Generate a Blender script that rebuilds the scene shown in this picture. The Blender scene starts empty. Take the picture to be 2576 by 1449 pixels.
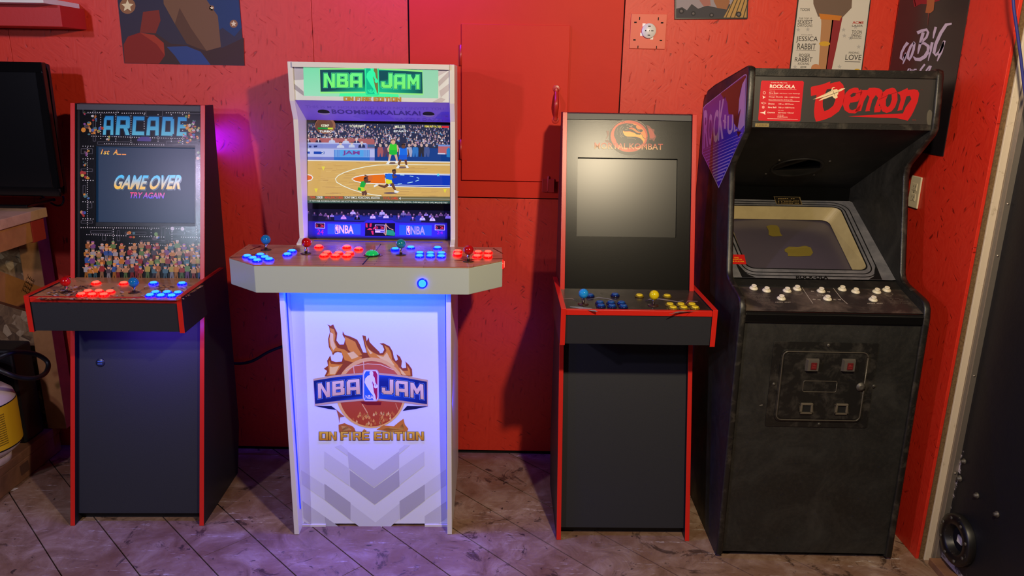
import bpy, bmesh, math, random
from mathutils import Vector, Matrix
from mathutils.geometry import tessellate_polygon
random.seed(7)
SC = bpy.context.scene
COL = SC.collection
# ---------------------------------------------------------------- camera
F, PITCH, ROLL, EYE = 1880.0, math.radians(15.45), math.radians(1.04), 1.68
_fw, _rt, _up = Vector((0, 1, 0)), Vector((1, 0, 0)), Vector((0, 0, 1))
CF = _fw * math.cos(PITCH) - _up * math.sin(PITCH)
_u = _fw * math.sin(PITCH) + _up * math.cos(PITCH)
CR = _rt * math.cos(ROLL) + _u * math.sin(ROLL)
CU = -_rt * math.sin(ROLL) + _u * math.cos(ROLL)
CP = Vector((0, 0, EYE))
cam = bpy.data.cameras.new('camera')
cam.sensor_width = 36.0
cam.lens = F / 2576.0 * 36.0
cam.clip_start = 0.05
camo = bpy.data.objects.new('camera', cam)
COL.objects.link(camo)
mw = Matrix.Identity(4)
for i in range(3):
    mw[i][0], mw[i][1], mw[i][2], mw[i][3] = CR[i], CU[i], -CF[i], CP[i]
camo.matrix_world = mw
SC.camera = camo
# ---------------------------------------------------------------- world, exposure
SC.view_settings.view_transform = 'Standard'
SC.view_settings.look = 'None'
SC.view_settings.exposure = 0.0
SC.view_settings.gamma = 1.0
SC.view_settings.use_curve_mapping = False
wd = bpy.data.worlds.new('world')
SC.world = wd
wd.use_nodes = True
wd.node_tree.nodes['Background'].inputs[0].default_value = (0.44, 0.33, 0.44, 1)
wd.node_tree.nodes['Background'].inputs[1].default_value = 0.030
# ---------------------------------------------------------------- room lamps
def light(name, kind, loc, col, power, size=0.05, aim=None, spot=None, blend=0.3, size_y=None, parent=None, spread=None):
    l = bpy.data.lights.new(name, kind)
    l.color = col
    l.energy = power
    if kind == 'AREA':
        l.size = size
        if spread:
            l.spread = math.radians(spread)
        if size_y:
            l.shape = 'RECTANGLE'
            l.size_y = size_y
    else:
        l.shadow_soft_size = size
    if spot:
        l.spot_size = math.radians(spot)
        l.spot_blend = blend
    o = bpy.data.objects.new(name, l)
    COL.objects.link(o)
    o.location = loc
    if aim is not None:
        o.rotation_euler = (Vector(aim) - Vector(loc)).to_track_quat('-Z', 'Y').to_euler()
    if parent:
        o.parent = parent
    return o
# warm ceiling bulb in front of the dark cabinets, cool bulb to the left, blue strip high on the wall
light('warm_bulb', 'POINT', (0.62, 0.92, 2.27), (1.0, 0.82, 0.55), 150, 0.045)
light('cool_bulb', 'POINT', (-2.15, 0.30, 2.31), (0.78, 0.66, 1.0), 84, 0.05)
light('cool_bulb_low', 'POINT', (-2.13, 0.30, 1.93), (0.66, 0.80, 1.0), 42, 0.06)
light('blue_wall_strip', 'AREA', (-0.42, 3.04, 2.30), (0.10, 0.02, 1.0), 10.0, 0.6, aim=(-0.42, 3.17, 1.9), size_y=0.02)

# ---------------------------------------------------------------- helpers
def lin(c):
    if isinstance(c, str):
        c = [int(c[i:i + 2], 16) for i in (0, 2, 4)]
    o = []
    for v in c[:3]:
        v = v / 255.0
        o.append(v / 12.92 if v <= 0.04045 else ((v + 0.055) / 1.055) ** 2.4)
    return tuple(o)

class NT:
    def __init__(s, m):
        s.t = m.node_tree
        s.n = s.t.nodes
        s.b = s.n['Principled BSDF']
    def new(s, t, **k):
        o = s.n.new(t)
        for a, v in k.items():
            setattr(o, a, v)
        return o
    def link(s, a, b):
        s.t.links.new(a, b)
    def coord(s, scale=(1, 1, 1), rot=(0, 0, 0)):
        tc = s.new('ShaderNodeTexCoord')
        if any(rot):                                  # turn first, then stretch
            mr = s.new('ShaderNodeMapping')
            mr.inputs['Rotation'].default_value = rot
            s.link(tc.outputs['Object'], mr.inputs['Vector'])
            mp = s.new('ShaderNodeMapping')
            mp.inputs['Scale'].default_value = scale
            s.link(mr.outputs['Vector'], mp.inputs['Vector'])
            return mp.outputs['Vector']
        mp = s.new('ShaderNodeMapping')
        mp.inputs['Scale'].default_value = scale
        mp.inputs['Rotation'].default_value = rot
        s.link(tc.outputs['Object'], mp.inputs['Vector'])
        return mp.outputs['Vector']
    def noise(s, vec, scale, detail=4, rough=0.6, dist=0.0):
        o = s.new('ShaderNodeTexNoise')
        o.inputs['Scale'].default_value = scale
        o.inputs['Detail'].default_value = detail
        o.inputs['Roughness'].default_value = rough
        o.inputs['Distortion'].default_value = dist
        if vec is not None:
            s.link(vec, o.inputs['Vector'])
        return o.outputs['Fac']
    def ramp(s, fac, stops):
        o = s.new('ShaderNodeValToRGB')
        e = o.color_ramp.elements
        while len(e) < len(stops):
            e.new(0.5)
        for i, (p, c) in enumerate(stops):
            e[i].position = p
            e[i].color = (c[0], c[1], c[2], 1) if not isinstance(c, (int, float)) else (c, c, c, 1)
        s.link(fac, o.inputs['Fac'])
        return o.outputs['Color']
    def mix(s, fac, a, b, mode='MIX'):
        o = s.new('ShaderNodeMix', data_type='RGBA', blend_type=mode)
        for sock, v in ((o.inputs[0], fac), (o.inputs[6], a), (o.inputs[7], b)):
            if hasattr(v, 'links'):
                s.link(v, sock)
            elif isinstance(v, (int, float)):
                sock.default_value = v
            else:
                sock.default_value = (v[0], v[1], v[2], 1)
        return o.outputs[2]
    def math(s, op, a, b=0.5):
        o = s.new('ShaderNodeMath', operation=op)
        for sock, v in ((o.inputs[0], a), (o.inputs[1], b)):
            if hasattr(v, 'links'):
                s.link(v, sock)
            else:
                sock.default_value = v
        return o.outputs[0]
    def bump(s, h, strength, dist=0.002):
        o = s.new('ShaderNodeBump')
        o.inputs['Strength'].default_value = strength
        o.inputs['Distance'].default_value = dist
        s.link(h, o.inputs['Height'])
        s.link(o.outputs['Normal'], s.b.inputs['Normal'])

def mat(name, col, rough=0.5, metal=0.0, spec=0.5, emit=None, es=1.0, noise=None, bump=None, coat=0.0, trans=0.0):
    """plain procedural material; noise=(scale, colour2, lo, hi); bump=(scale, strength)"""
    m = bpy.data.materials.new(name)
    m.use_nodes = True
    t = NT(m)
    b = t.b
    c = lin(col)
    b.inputs['Base Color'].default_value = (*c, 1)
    b.inputs['Roughness'].default_value = rough
    b.inputs['Metallic'].default_value = metal
    b.inputs['Specular IOR Level'].default_value = spec
    b.inputs['Coat Weight'].default_value = coat
    b.inputs['Coat Roughness'].default_value = 0.08
    if trans:
        b.inputs['Transmission Weight'].default_value = trans
    if emit:
        b.inputs['Emission Color'].default_value = (*lin(emit), 1)
        b.inputs['Emission Strength'].default_value = es
    if noise or bump:
        v = t.coord()
        if noise:
            f = t.ramp(t.noise(v, noise[0], 6, 0.65, 0.4), [(noise[2], 0.0), (noise[3], 1.0)])
            t.link(t.mix(f, c, lin(noise[1])), b.inputs['Base Color'])
        if bump:
            t.bump(t.noise(v, bump[0], 3), bump[1])
    return m

def tag(o, label=None, cat=None, group=None, kind=None):
    if label: o['label'] = label
    if cat: o['category'] = cat
    if group: o['group'] = group
    if kind: o['kind'] = kind
    return o

class MB:
    """collects boxes, prisms, tubes, lathes into one mesh"""
    def __init__(s):
        s.v, s.f, s.sm = [], [], []
    def add(s, vs, fs, smooth=False):
        k = len(s.v)
        s.v += [tuple(p) for p in vs]
        s.f += [tuple(i + k for i in f) for f in fs]
        s.sm += [smooth] * len(fs)
        return s
    def box(s, x0, y0, z0, x1, y1, z1):
        return s.add([(x0, y0, z0), (x1, y0, z0), (x1, y1, z0), (x0, y1, z0), (x0, y0, z1), (x1, y0, z1), (x1, y1, z1), (x0, y1, z1)],
                     [(0, 3, 2, 1), (4, 5, 6, 7), (0, 1, 5, 4), (1, 2, 6, 5), (2, 3, 7, 6), (3, 0, 4, 7)])
    def prism(s, poly, off):
        """extrude a planar 3D polygon by vector off"""
        n = len(poly)
        off = Vector(off)
        a = [Vector(p) for p in poly]
        tr = tessellate_polygon([a])
        vs = a + [p + off for p in a]
        nn = Vector((0, 0, 0))
        for i in range(n):
            nn += a[i].cross(a[(i + 1) % n])
        fl = nn.dot(off) > 0
        fs = []
        for t in tr:
            q = (a[t[1]] - a[t[0]]).cross(a[t[2]] - a[t[0]])
            t = tuple(t) if q.dot(off) < 0 else (t[0], t[2], t[1])
            fs.append(t)
            fs.append((t[0] + n, t[2] + n, t[1] + n))
        for i in range(n):
            j = (i + 1) % n
            fs.append((i, j, j + n, i + n) if fl else (j, i, i + n, j + n))
        return s.add(vs, fs)
    def yz(s, prof, x0, x1):
        return s.prism([(x0, y, z) for y, z in prof], (x1 - x0, 0, 0))
    def xy(s, prof, z0, z1):
        return s.prism([(x, y, z0) for x, y in prof], (0, 0, z1 - z0))
    def ring(s, c, ax, r, n):
        ax = Vector(ax).normalized()
        a = ax.orthogonal().normalized()
        b = ax.cross(a)
        c = Vector(c)
        return [c + a * (r * math.cos(2 * math.pi * i / n)) + b * (r * math.sin(2 * math.pi * i / n)) for i in range(n)]
    def lathe(s, c, ax, prof, n=24):
        """prof = [(dist along axis, radius)...]"""
        c = Vector(c)
        ax = Vector(ax).normalized()
        vs = []
        for d, r in prof:
            vs += s.ring(c + ax * d, ax, max(r, 1e-5), n)
        fs = []
        for k in range(len(prof) - 1):
            for i in range(n):
                j = (i + 1) % n
                fs.append((k * n + i, k * n + j, (k + 1) * n + j, (k + 1) * n + i))
        fs.append(tuple(range(n - 1, -1, -1)))
        fs.append(tuple((len(prof) - 1) * n + i for i in range(n)))
        return s.add(vs, fs, True)
    def sphere(s, c, r, n=24, m=12):
        return s.lathe(c, (0, 0, 1), [(-r * math.cos(math.pi * i / m), r * math.sin(math.pi * i / m)) for i in range(m + 1)], n)
    def tube(s, pts, r, n=10):
        pts = [Vector(p) for p in pts]
        vs = []
        t0 = (pts[1] - pts[0]).normalized()
        a = t0.orthogonal().normalized()
        for i, p in enumerate(pts):
            t = (pts[min(i + 1, len(pts) - 1)] - pts[max(i - 1, 0)]).normalized()
            a = (a - t * a.dot(t)).normalized()
            b = t.cross(a)
            vs += [p + a * (r * math.cos(2 * math.pi * k / n)) + b * (r * math.sin(2 * math.pi * k / n)) for k in range(n)]
        fs = []
        for i in range(len(pts) - 1):
            for k in range(n):
                j = (k + 1) % n
                fs.append((i * n + k, i * n + j, (i + 1) * n + j, (i + 1) * n + k))
        fs.append(tuple(range(n - 1, -1, -1)))
        fs.append(tuple((len(pts) - 1) * n + k for k in range(n)))
        return s.add(vs, fs, True)
    def build(s, name, m, parent=None, bevel=0.0, seg=2):
        me = bpy.data.meshes.new(name)
        me.from_pydata(s.v, [], s.f)
        me.polygons.foreach_set('use_smooth', s.sm)
        me.materials.append(m)
        me.update()
        o = bpy.data.objects.new(name, me)
        COL.objects.link(o)
        if parent is not None:
            o.parent = parent
        if bevel:
            bm = bmesh.new(); bm.from_mesh(me); bmesh.ops.remove_doubles(bm, verts=bm.verts, dist=1e-6); bm.to_mesh(me); bm.free()
            md = o.modifiers.new('bevel', 'BEVEL')
            md.width = bevel
            md.segments = seg
            md.limit_method = 'ANGLE'
            md.angle_limit = math.radians(40)
        return o

def spline(pts, n=8):
    """Catmull-Rom through 3D points"""
    P = [Vector(p) for p in pts]
    P = [P[0] * 2 - P[1]] + P + [P[-1] * 2 - P[-2]]
    out = []
    for i in range(1, len(P) - 2):
        for k in range(n):
            t = k / n
            out.append(0.5 * ((2 * P[i]) + (P[i + 1] - P[i - 1]) * t + (2 * P[i - 1] - 5 * P[i] + 4 * P[i + 1] - P[i + 2]) * t * t + (3 * P[i] - P[i - 1] - 3 * P[i + 1] + P[i + 2]) * t ** 3))
    out.append(P[-2])
    return out

class Fr:
    """a thing's own frame: origin on the floor, turned about z"""
    def __init__(s, ox, oy, deg):
        s.o = Vector((ox, oy, 0))
        t = math.radians(deg)
        s.t = t
        s.ax = Vector((math.cos(t), math.sin(t), 0))
        s.ay = Vector((-math.sin(t), math.cos(t), 0))
    def loc(s, p):
        v = Vector(p) - s.o
        return Vector((v.dot(s.ax), v.dot(s.ay), v.z))
    def pl(s, x, y, p0, n):
        """where a photo pixel meets a plane of this frame (frame coordinates)"""
        c = s.loc(CP)
        d = CF + CR * ((x - 1288.0) / F) - CU * ((y - 724.5) / F)
        d = Vector((d.dot(s.ax), d.dot(s.ay), d.z))
        n = Vector(n)
        return c + d * ((Vector(p0) - c).dot(n) / d.dot(n))
    def empty(s, name):
        e = bpy.data.objects.new(name, None)
        e.empty_display_size = 0.1
        COL.objects.link(e)
        e.location = s.o
        e.rotation_euler = (0, 0, s.t)
        return e
WORLD = Fr(0, 0, 0)

def thing(name, label, cat, loc=(0, 0, 0), rz=0.0, group=None):
    e = bpy.data.objects.new(name, None)
    e.empty_display_size = 0.1
    COL.objects.link(e)
    e.location = loc
    e.rotation_euler = (0, 0, rz)
    return tag(e, label, cat, group)

_tc = {}
def textmesh(body, bold=0.0, shear=0.0, space=1.0):
    k = (body, bold, shear, space)
    if k not in _tc:
        cu = bpy.data.curves.new('t', 'FONT')
        cu.body = body
        cu.offset = bold
        cu.shear = shear
        cu.space_character = space
        cu.resolution_u = 3
        ob = bpy.data.objects.new('t', cu)
        COL.objects.link(ob)
        dg = bpy.context.evaluated_depsgraph_get()
        me = bpy.data.meshes.new_from_object(ob.evaluated_get(dg))
        vs = [(v.co.x, v.co.y) for v in me.vertices]
        fs = [tuple(p.vertices) for p in me.polygons]
        bpy.data.objects.remove(ob)
        bpy.data.curves.remove(cu)
        bpy.data.meshes.remove(me)
        x0 = min(v[0] for v in vs); x1 = max(v[0] for v in vs)
        y0 = min(v[1] for v in vs); y1 = max(v[1] for v in vs)
        _tc[k] = ([((a - x0) / (x1 - x0), (b - y0) / (y1 - y0)) for a, b in vs], fs)
    return _tc[k]

def _r(a, b, c, d):
    return [(a, b), (c, b), (c, d), (a, d)]
GLY = {
    'N': [_r(0, 0, .27, 1), _r(.73, 0, 1, 1), [(0.05, 1), (.3, 1), (.95, 0), (.7, 0)]],
    'B': [_r(0, 0, .3, 1), _r(.2, .8, .92, 1), _r(.2, .41, .9, .6), _r(.2, 0, .95, .2), _r(.66, .55, .95, .95), _r(.68, .06, 1, .47)],
    'A': [_r(0, 0, .28, .86), _r(.72, 0, 1, 1), [(.0, .86), (.14, 1), (1, 1), (1, .8), (0, .8)], _r(.1, .28, .9, .48)],
    'J': [_r(.68, .1, 1, 1), _r(.12, 0, .9, .22), _r(0, .08, .3, .42)],
    'M': [_r(0, 0, .24, 1), _r(.76, 0, 1, 1), [(0, 1), (.25, 1), (.5, .62), (.75, 1), (1, 1), (.58, .3), (.42, .3)]],
    'O': [_r(0, 0, .28, 1), _r(.72, 0, 1, 1), _r(.1, .8, .9, 1), _r(.1, 0, .9, .2)],
    'D': [_r(0, 0, .28, 1), _r(.72, .1, 1, .9), _r(.1, .8, .9, 1), _r(.1, 0, .9, .2)],
    'F': [_r(0, 0, .3, 1), _r(.1, .8, 1, 1), _r(.1, .4, .85, .6)],
    'I': [_r(0, 0, 1, 1)],
    'R': [_r(0, 0, .28, 1), _r(.1, .8, .95, 1), _r(.1, .36, .95, .55), _r(.7, .4, 1, .95), [(.5, .45), (.78, .45), (1, 0), (.72, 0)]],
    'E': [_r(0, 0, .3, 1), _r(.1, .8, 1, 1), _r(.1, .4, .9, .6), _r(.1, 0, 1, .2)],
    'T': [_r(0, .8, 1, 1), _r(.35, 0, .65, .9)],
    'C': [_r(0, 0, .28, 1), _r(.1, .8, 1, 1), _r(.1, 0, 1, .2)],
}

class Print:
    """flat print on a panel: coloured outlines given where they lie in the photo, laid on the panel's plane"""
    def __init__(s, fr, p0, n, lift=0.0005, step=0.00012):
        s.fr, s.p0, s.n = fr, Vector(p0), Vector(n).normalized()
        if s.n.dot(fr.loc(CP) - s.p0) < 0:
            s.n = -s.n
        s.lift, s.step = lift, step
        s.v, s.f, s.c = [], [], []
    def at(s, x, y, l=0):
        return s.fr.pl(x, y, s.p0, s.n) + s.n * (s.lift + l * s.step)
    def _add(s, pts, faces, cols, l):
        k = len(s.v)
        s.v += [tuple(s.at(x, y, l)) for x, y in pts]
        s.f += [tuple(i + k for i in f) for f in faces]
        if isinstance(cols, list):
            s.c += cols
        else:
            s.c += [cols] * len(pts)
    def poly(s, pts, col, l=0):
        tr = tessellate_polygon([[Vector((x, -y, 0)) for x, y in pts]])
        s._add(pts, tr, col if isinstance(col, list) else lin(col), l)
    def rect(s, x0, y0, x1, y1, col, l=0):
        s.poly([(x0, y0), (x1, y0), (x1, y1), (x0, y1)], col, l)
    def ell(s, cx, cy, rx, ry, col, l=0, n=20, a0=0.0, a1=6.2832):
        s.poly([(cx + rx * math.cos(a0 + (a1 - a0) * i / n), cy + ry * math.sin(a0 + (a1 - a0) * i / n)) for i in range(n)], col, l)
    def line(s, pts, w, col, l=0):
        c = lin(col)
        n = len(pts)
        L, R = [], []
        for i in range(n):
            ax, ay = pts[max(i - 1, 0)]
            bx, by = pts[min(i + 1, n - 1)]
            d = math.hypot(bx - ax, by - ay) or 1
            ww = (w[i] if isinstance(w, (list, tuple)) else w) / 2
            nx, ny = -(by - ay) / d * ww, (bx - ax) / d * ww
            L.append((pts[i][0] + nx, pts[i][1] + ny))
            R.append((pts[i][0] - nx, pts[i][1] - ny))
        s._add(L + R, [(i, i + 1, n + i + 1, n + i) for i in range(n - 1)], c, l)
    def text(s, body, bl, br, tl, col, l=1, bold=0.0, shear=0.0, col2=None, space=1.0):
        """bl, br, tl: photo points of the text box's lower left, lower right, upper left"""
        vs, fs = textmesh(body, bold, shear, space)
        pts = [(bl[0] + u * (br[0] - bl[0]) + w * (tl[0] - bl[0]), bl[1] + u * (br[1] - bl[1]) + w * (tl[1] - bl[1])) for u, w in vs]
        c = lin(col)
        if col2:
            d = lin(col2)
            cols = [tuple(a + (b - a) * max(0, min(1, w * 1.6 - 0.3)) for a, b in zip(c, d)) for u, w in vs]
        else:
            cols = [c] * len(vs)
        s._add(pts, fs, cols, l)
    def glyphs(s, body, quads, col, l=1, grow=0.0, col2=None):
        """block lettering; quads: one (bl, br, tr, tl) of photo points for each letter"""
        c, d = lin(col), lin(col2 or col)
        for ch, q in zip(body, quads):
            for gi, g in enumerate(GLY[ch]):
                cx = sum(p[0] for p in g) / len(g); cy = sum(p[1] for p in g) / len(g)
                pts, cols = [], []
                for u, w in g:
                    u2 = u + (grow if u > cx else -grow)
                    w2 = w + (grow * 0.7 if w > cy else -grow * 0.7)
                    bx = q[0][0] + u2 * (q[1][0] - q[0][0]); by = q[0][1] + u2 * (q[1][1] - q[0][1])
                    tx = q[3][0] + u2 * (q[2][0] - q[3][0]); ty = q[3][1] + u2 * (q[2][1] - q[3][1])
                    pts.append((bx + w2 * (tx - bx), by + w2 * (ty - by)))
                    cols.append(tuple(a + (b - a) * w for a, b in zip(c, d)))
                s.poly(pts, cols, l + gi * 0.15)
    def build(s, name, parent, m):
        me = bpy.data.meshes.new(name)
        me.from_pydata(s.v, [], s.f)
        a = me.color_attributes.new('Col', 'FLOAT_COLOR', 'POINT')
        for i, c in enumerate(s.c):
            a.data[i].color = (c[0], c[1], c[2], 1)
        me.materials.append(m)
        me.update()
        o = bpy.data.objects.new(name, me)
        COL.objects.link(o)
        if parent is not None:
            o.parent = parent
        return o

def printmat(name, rough=0.35, emit=0.0, spec=0.4, gain=1.0):
    m = bpy.data.materials.new(name)
    m.use_nodes = True
    t = NT(m)
    a = t.new('ShaderNodeAttribute', attribute_name='Col')
    t.b.inputs['Roughness'].default_value = rough
    t.b.inputs['Specular IOR Level'].default_value = spec
    if emit:
        t.b.inputs['Base Color'].default_value = (0.004, 0.004, 0.004, 1)
        t.link(a.outputs['Color'], t.b.inputs['Emission Color'])
        t.b.inputs['Emission Strength'].default_value = emit
    else:
        t.link(a.outputs['Color'], t.b.inputs['Base Color'])
    return m
# ================================================================ materials
def osb(name, c0, c1, c2, strength, plane, rough=0.55, raw=False):
    """strand board: short flakes lying every way, their edges showing as thin creases; plane = 'xz' or 'yz'"""
    m = bpy.data.materials.new(name)
    m.use_nodes = True
    t = NT(m)
    hs = []
    for k, (ang, sc) in enumerate(((0.75, 1.0), (-0.6, 1.15), (1.5, 0.9))):
        rot = (0, ang, 0) if plane == 'xz' else (ang, 0, 0)
        hs.append(t.noise(t.coord((22 * sc, 22 * sc, 105 * sc), rot), 1.0, 1, 0.4, 0.3))
    sel = t.new('ShaderNodeTexVoronoi')
    sel.inputs['Scale'].default_value = 26
    t.link(t.coord(), sel.inputs['Vector'])
    sx = t.new('ShaderNodeSeparateColor')
    t.link(sel.outputs['Color'], sx.inputs[0])
    a = t.ramp(sx.outputs[0], [(0.31, 0.0), (0.35, 1.0)])
    b = t.ramp(sx.outputs[1], [(0.48, 0.0), (0.52, 1.0)])
    h = t.mix(b, t.mix(a, hs[0], hs[1]), hs[2])
    flake = t.ramp(sx.outputs[2], [(0.0, 0.0), (1.0, 1.0)])
    big = t.ramp(t.noise(t.coord(), 2.4, 3), [(0.36, 0.0), (0.66, 1.0)])
    crease = t.ramp(h, [(0.25, 1.0), (0.315, 0.0)])
    crease = t.math('MULTIPLY', crease, t.math('ADD', t.math('MULTIPLY', big, 0.65), 0.3))
    if raw:
        tone = t.ramp(t.math('ADD', t.math('MULTIPLY', flake, 0.6), t.math('MULTIPLY', h, 0.4)), [(0.15, c1), (0.45, c0), (0.8, c2)])
    else:
        tone = t.ramp(h, [(0.3, c1), (0.5, c0), (0.8, c2)])
    col = t.mix(crease, tone, tuple(x * 0.3 for x in c1))
    t.link(col, t.b.inputs['Base Color'])
    t.b.inputs['Roughness'].default_value = rough
    t.b.inputs['Specular IOR Level'].default_value = 0.5
    t.bump(t.math('SUBTRACT', t.math('MULTIPLY', h, 0.35), crease), strength, 0.003)
    return m
RED = lin((212, 51, 28)); RED1 = lin((206, 47, 25)); RED2 = lin((216, 56, 32))
m_osb = osb('red_painted_strand_board', RED, RED1, RED2, 0.4, 'xz', 0.5)
m_osb_r = osb('red_painted_strand_board_side', lin((206, 44, 27)), lin((200, 40, 24)), lin((210, 50, 32)), 0.5, 'yz', 0.42)
m_ply = mat('red_painted_plywood', (210, 48, 26), 0.55, spec=0.22, noise=(1.4, '%02x%02x%02x' % (200, 42, 24), 0.35, 0.7), bump=(90, 0.12))
m_rawosb = osb('bare_strand_board', lin((138, 104, 66)), lin((84, 58, 34)), lin((190, 160, 118)), 0.5, 'xz', 0.7, True)
m_redmetal = mat('red_painted_metal', (188, 46, 34), 0.35)
m_gap = mat('dark_gap', (14, 8, 8), 0.9)
m_edge = mat('bare_board_edge', (120, 92, 58), 0.8, noise=(120, '5a4026', 0.35, 0.65), bump=(200, 0.4))
m_cream = mat('cream_painted_wood', (206, 190, 168), 0.5, noise=(22, '9c8a72', 0.62, 0.74), bump=(60, 0.2))
m_alu = mat('dull_aluminium', (168, 158, 148), 0.38, 0.75, bump=(140, 0.15))
m_black = mat('black_laminate', (22, 22, 24), 0.48, spec=0.4, bump=(420, 0.1))
m_blackin = mat('black_board', (11, 11, 12), 0.6)
m_redtrim = mat('red_edge_molding', (204, 34, 22), 0.32, bump=(300, 0.08))
m_white = mat('white_laminate', (226, 222, 218), 0.35)
m_chrome = mat('polished_steel', (200, 200, 205), 0.18, 1.0)
m_greym = mat('grey_steel', (92, 88, 82), 0.5, 0.5, noise=(60, '3c3834', 0.45, 0.7))
m_rubber = mat('black_rubber', (13, 13, 14), 0.5)
m_glassblk = mat('black_glossy_plastic', (9, 9, 11), 0.12, spec=0.6)
m_pine = mat('pine_board', (172, 118, 66), 0.6, noise=(7, '8a5a30', 0.4, 0.75), bump=(60, 0.2))
m_pined = mat('weathered_pine', (134, 92, 66), 0.7, noise=(9, '62422e', 0.35, 0.7), bump=(70, 0.3))
m_paper = mat('white_paper', (214, 208, 204), 0.7)
m_ivory = mat('ivory_plastic', (216, 204, 180), 0.35)
m_brown = mat('dark_opening', (5, 4, 4), 0.9)
PR = printmat('printed_vinyl', 0.34)
PRG = printmat('glossy_printed_vinyl', 0.19, spec=0.32)
_t = NT(PRG); _t.bump(_t.noise(_t.coord(), 260, 3), 0.12, 0.001)
PRM = printmat('matt_print', 0.6, spec=0.25)
PRS = printmat('lit_display', 0.25, emit=0.9)
PRB = printmat('backlit_print', 0.3, emit=0.95)

def floor_mat():
    m = bpy.data.materials.new('worn_floor_board')
    m.use_nodes = True
    t = NT(m)
    g = t.new('ShaderNodeNewGeometry')
    mp = t.new('ShaderNodeMapping')
    t.link(g.outputs['Position'], mp.inputs['Vector'])
    v = mp.outputs['Vector']
    oi = t.new('ShaderNodeObjectInfo')
    big = t.noise(v, 2.2, 5, 0.6, 0.5)
    mid = t.noise(v, 7.5, 6, 0.7, 0.8)
    fine = t.noise(v, 46, 5, 0.7, 0.3)
    mp2 = t.new('ShaderNodeMapping')
    mp2.inputs['Rotation'].default_value = (0, 0, math.radians(22))
    mp2.inputs['Scale'].default_value = (6, 60, 1)
    t.link(g.outputs['Position'], mp2.inputs['Vector'])
    scr = t.noise(mp2.outputs['Vector'], 1.0, 4, 0.7, 1.2)
    base = t.ramp(mid, [(0.28, lin((100, 74, 56))), (0.5, lin((140, 112, 94))), (0.72, lin((170, 148, 132)))])
    base = t.mix(t.ramp(big, [(0.42, 0.0), (0.6, 0.7)]), base, lin((112, 76, 50)))
    stain = t.ramp(t.noise(v, 5.2, 6, 0.72, 1.5), [(0.575, 0.0), (0.64, 0.85)])
    base = t.mix(stain, base, lin((58, 40, 30)))
    spots = t.ramp(t.noise(v, 26, 3, 0.5, 0.5), [(0.68, 0.0), (0.72, 0.85)])
    base = t.mix(spots, base, lin((40, 30, 28)))
    scuff = t.math('MULTIPLY', t.ramp(scr, [(0.60, 0.0), (0.70, 0.8)]), t.ramp(fine, [(0.42, 0.0), (0.6, 1.0)]))
    base = t.mix(scuff, base, lin((206, 196, 190)))
    t.link(base, t.b.inputs['Base Color'])
    t.link(t.ramp(mid, [(0.3, 0.42), (0.7, 0.62)]), t.b.inputs['Roughness'])
    t.bump(fine, 0.25, 0.002)
    return m
m_floor = floor_mat()
m_subfloor = mat('dark_underfloor', (18, 13, 11), 0.9)

# ================================================================ setting
XR, YB = 1.515, 3.17          # right wall face, back wall face
def struct(o):
    o['kind'] = 'structure'
    return o
# ---- floor: boards laid on the diagonal
floor = struct(MB().box(-3.0, 0.2, -0.06, 2.3, YB + 0.02, -0.022).build('floor', m_subfloor))
def clip(poly, nx, ny, d):
    out = []
    for i in range(len(poly)):
        a, b = poly[i], poly[(i + 1) % len(poly)]
        da, db = a[0] * nx + a[1] * ny - d, b[0] * nx + b[1] * ny - d
        if da <= 0: out.append(a)
        if (da < 0 < db) or (db < 0 < da):
            t = da / (da - db)
            out.append((a[0] + t * (b[0] - a[0]), a[1] + t * (b[1] - a[1])))
    return out
S2 = math.sqrt(0.5)
cw = 0.1955
joints = {-1: [-2.57], 0: [-1.2], 1: [-3.1, -0.4], 3: [-2.0], 6: [-0.7], 8: [-1.6]}
for k in range(-14, 16):
    c0 = 0.482 + cw * k + 0.0022
    c1 = 0.482 + cw * (k + 1) - 0.0022
    cuts = sorted([-6.5, 4.0] + joints.get(k, [((k * 977) % 17) * 0.11 - 4.2, ((k * 977) % 17) * 0.11 - 1.6]))
    for a, b in zip(cuts[:-1], cuts[1:]):
        a += 0.0012; b -= 0.0012
        P = [(S2 * (c + s_), S2 * (c - s_)) for c, s_ in ((c0, a), (c1, a), (c1, b), (c0, b))]
        for nx, ny, d in ((1, 0, 2.2), (-1, 0, 2.9), (0, 1, YB), (0, -1, -0.4)):
            if P: P = clip(P, nx, ny, d)
        if len(P) >= 3:
            MB().xy(P, -0.022, 0.0).build('floor_board', m_floor, floor)

# ---- back wall: painted strand-board and plywood sheets on dark framing
wall_back = struct(MB().box(-3.0, YB + 0.012, -0.02, XR + 0.1, YB + 0.06, 3.0).build('wall_back', m_gap))
def sheet(name, x0, x1, z0, z1, m, g=0.0018):
    return MB().box(x0 + g, YB, z0 + g, x1 - g, YB + 0.0115, z1 - g).build(name, m, wall_back, 0.0012)
sheet('strand_board_sheet', -3.0, -2.049, 0.0, 3.0, m_osb, 0.0006)
sheet('strand_board_sheet', -2.049, -0.822, 0.012, 3.0, m_osb, 0.0006)
sheet('strand_board_sheet', -0.822, -0.437, 0.012, 3.0, m_osb, 0.0008)
sheet('plywood_sheet', -0.433, 0.428, 1.2012, 3.0, m_ply, 0.0016)
sheet('strand_board_sheet', -0.437, 0.430, 0.012, 1.2, m_osb, 0.002)
sheet('strand_board_sheet', 0.430, XR, 0.012, 3.0, m_osb, 0.0008)

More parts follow.
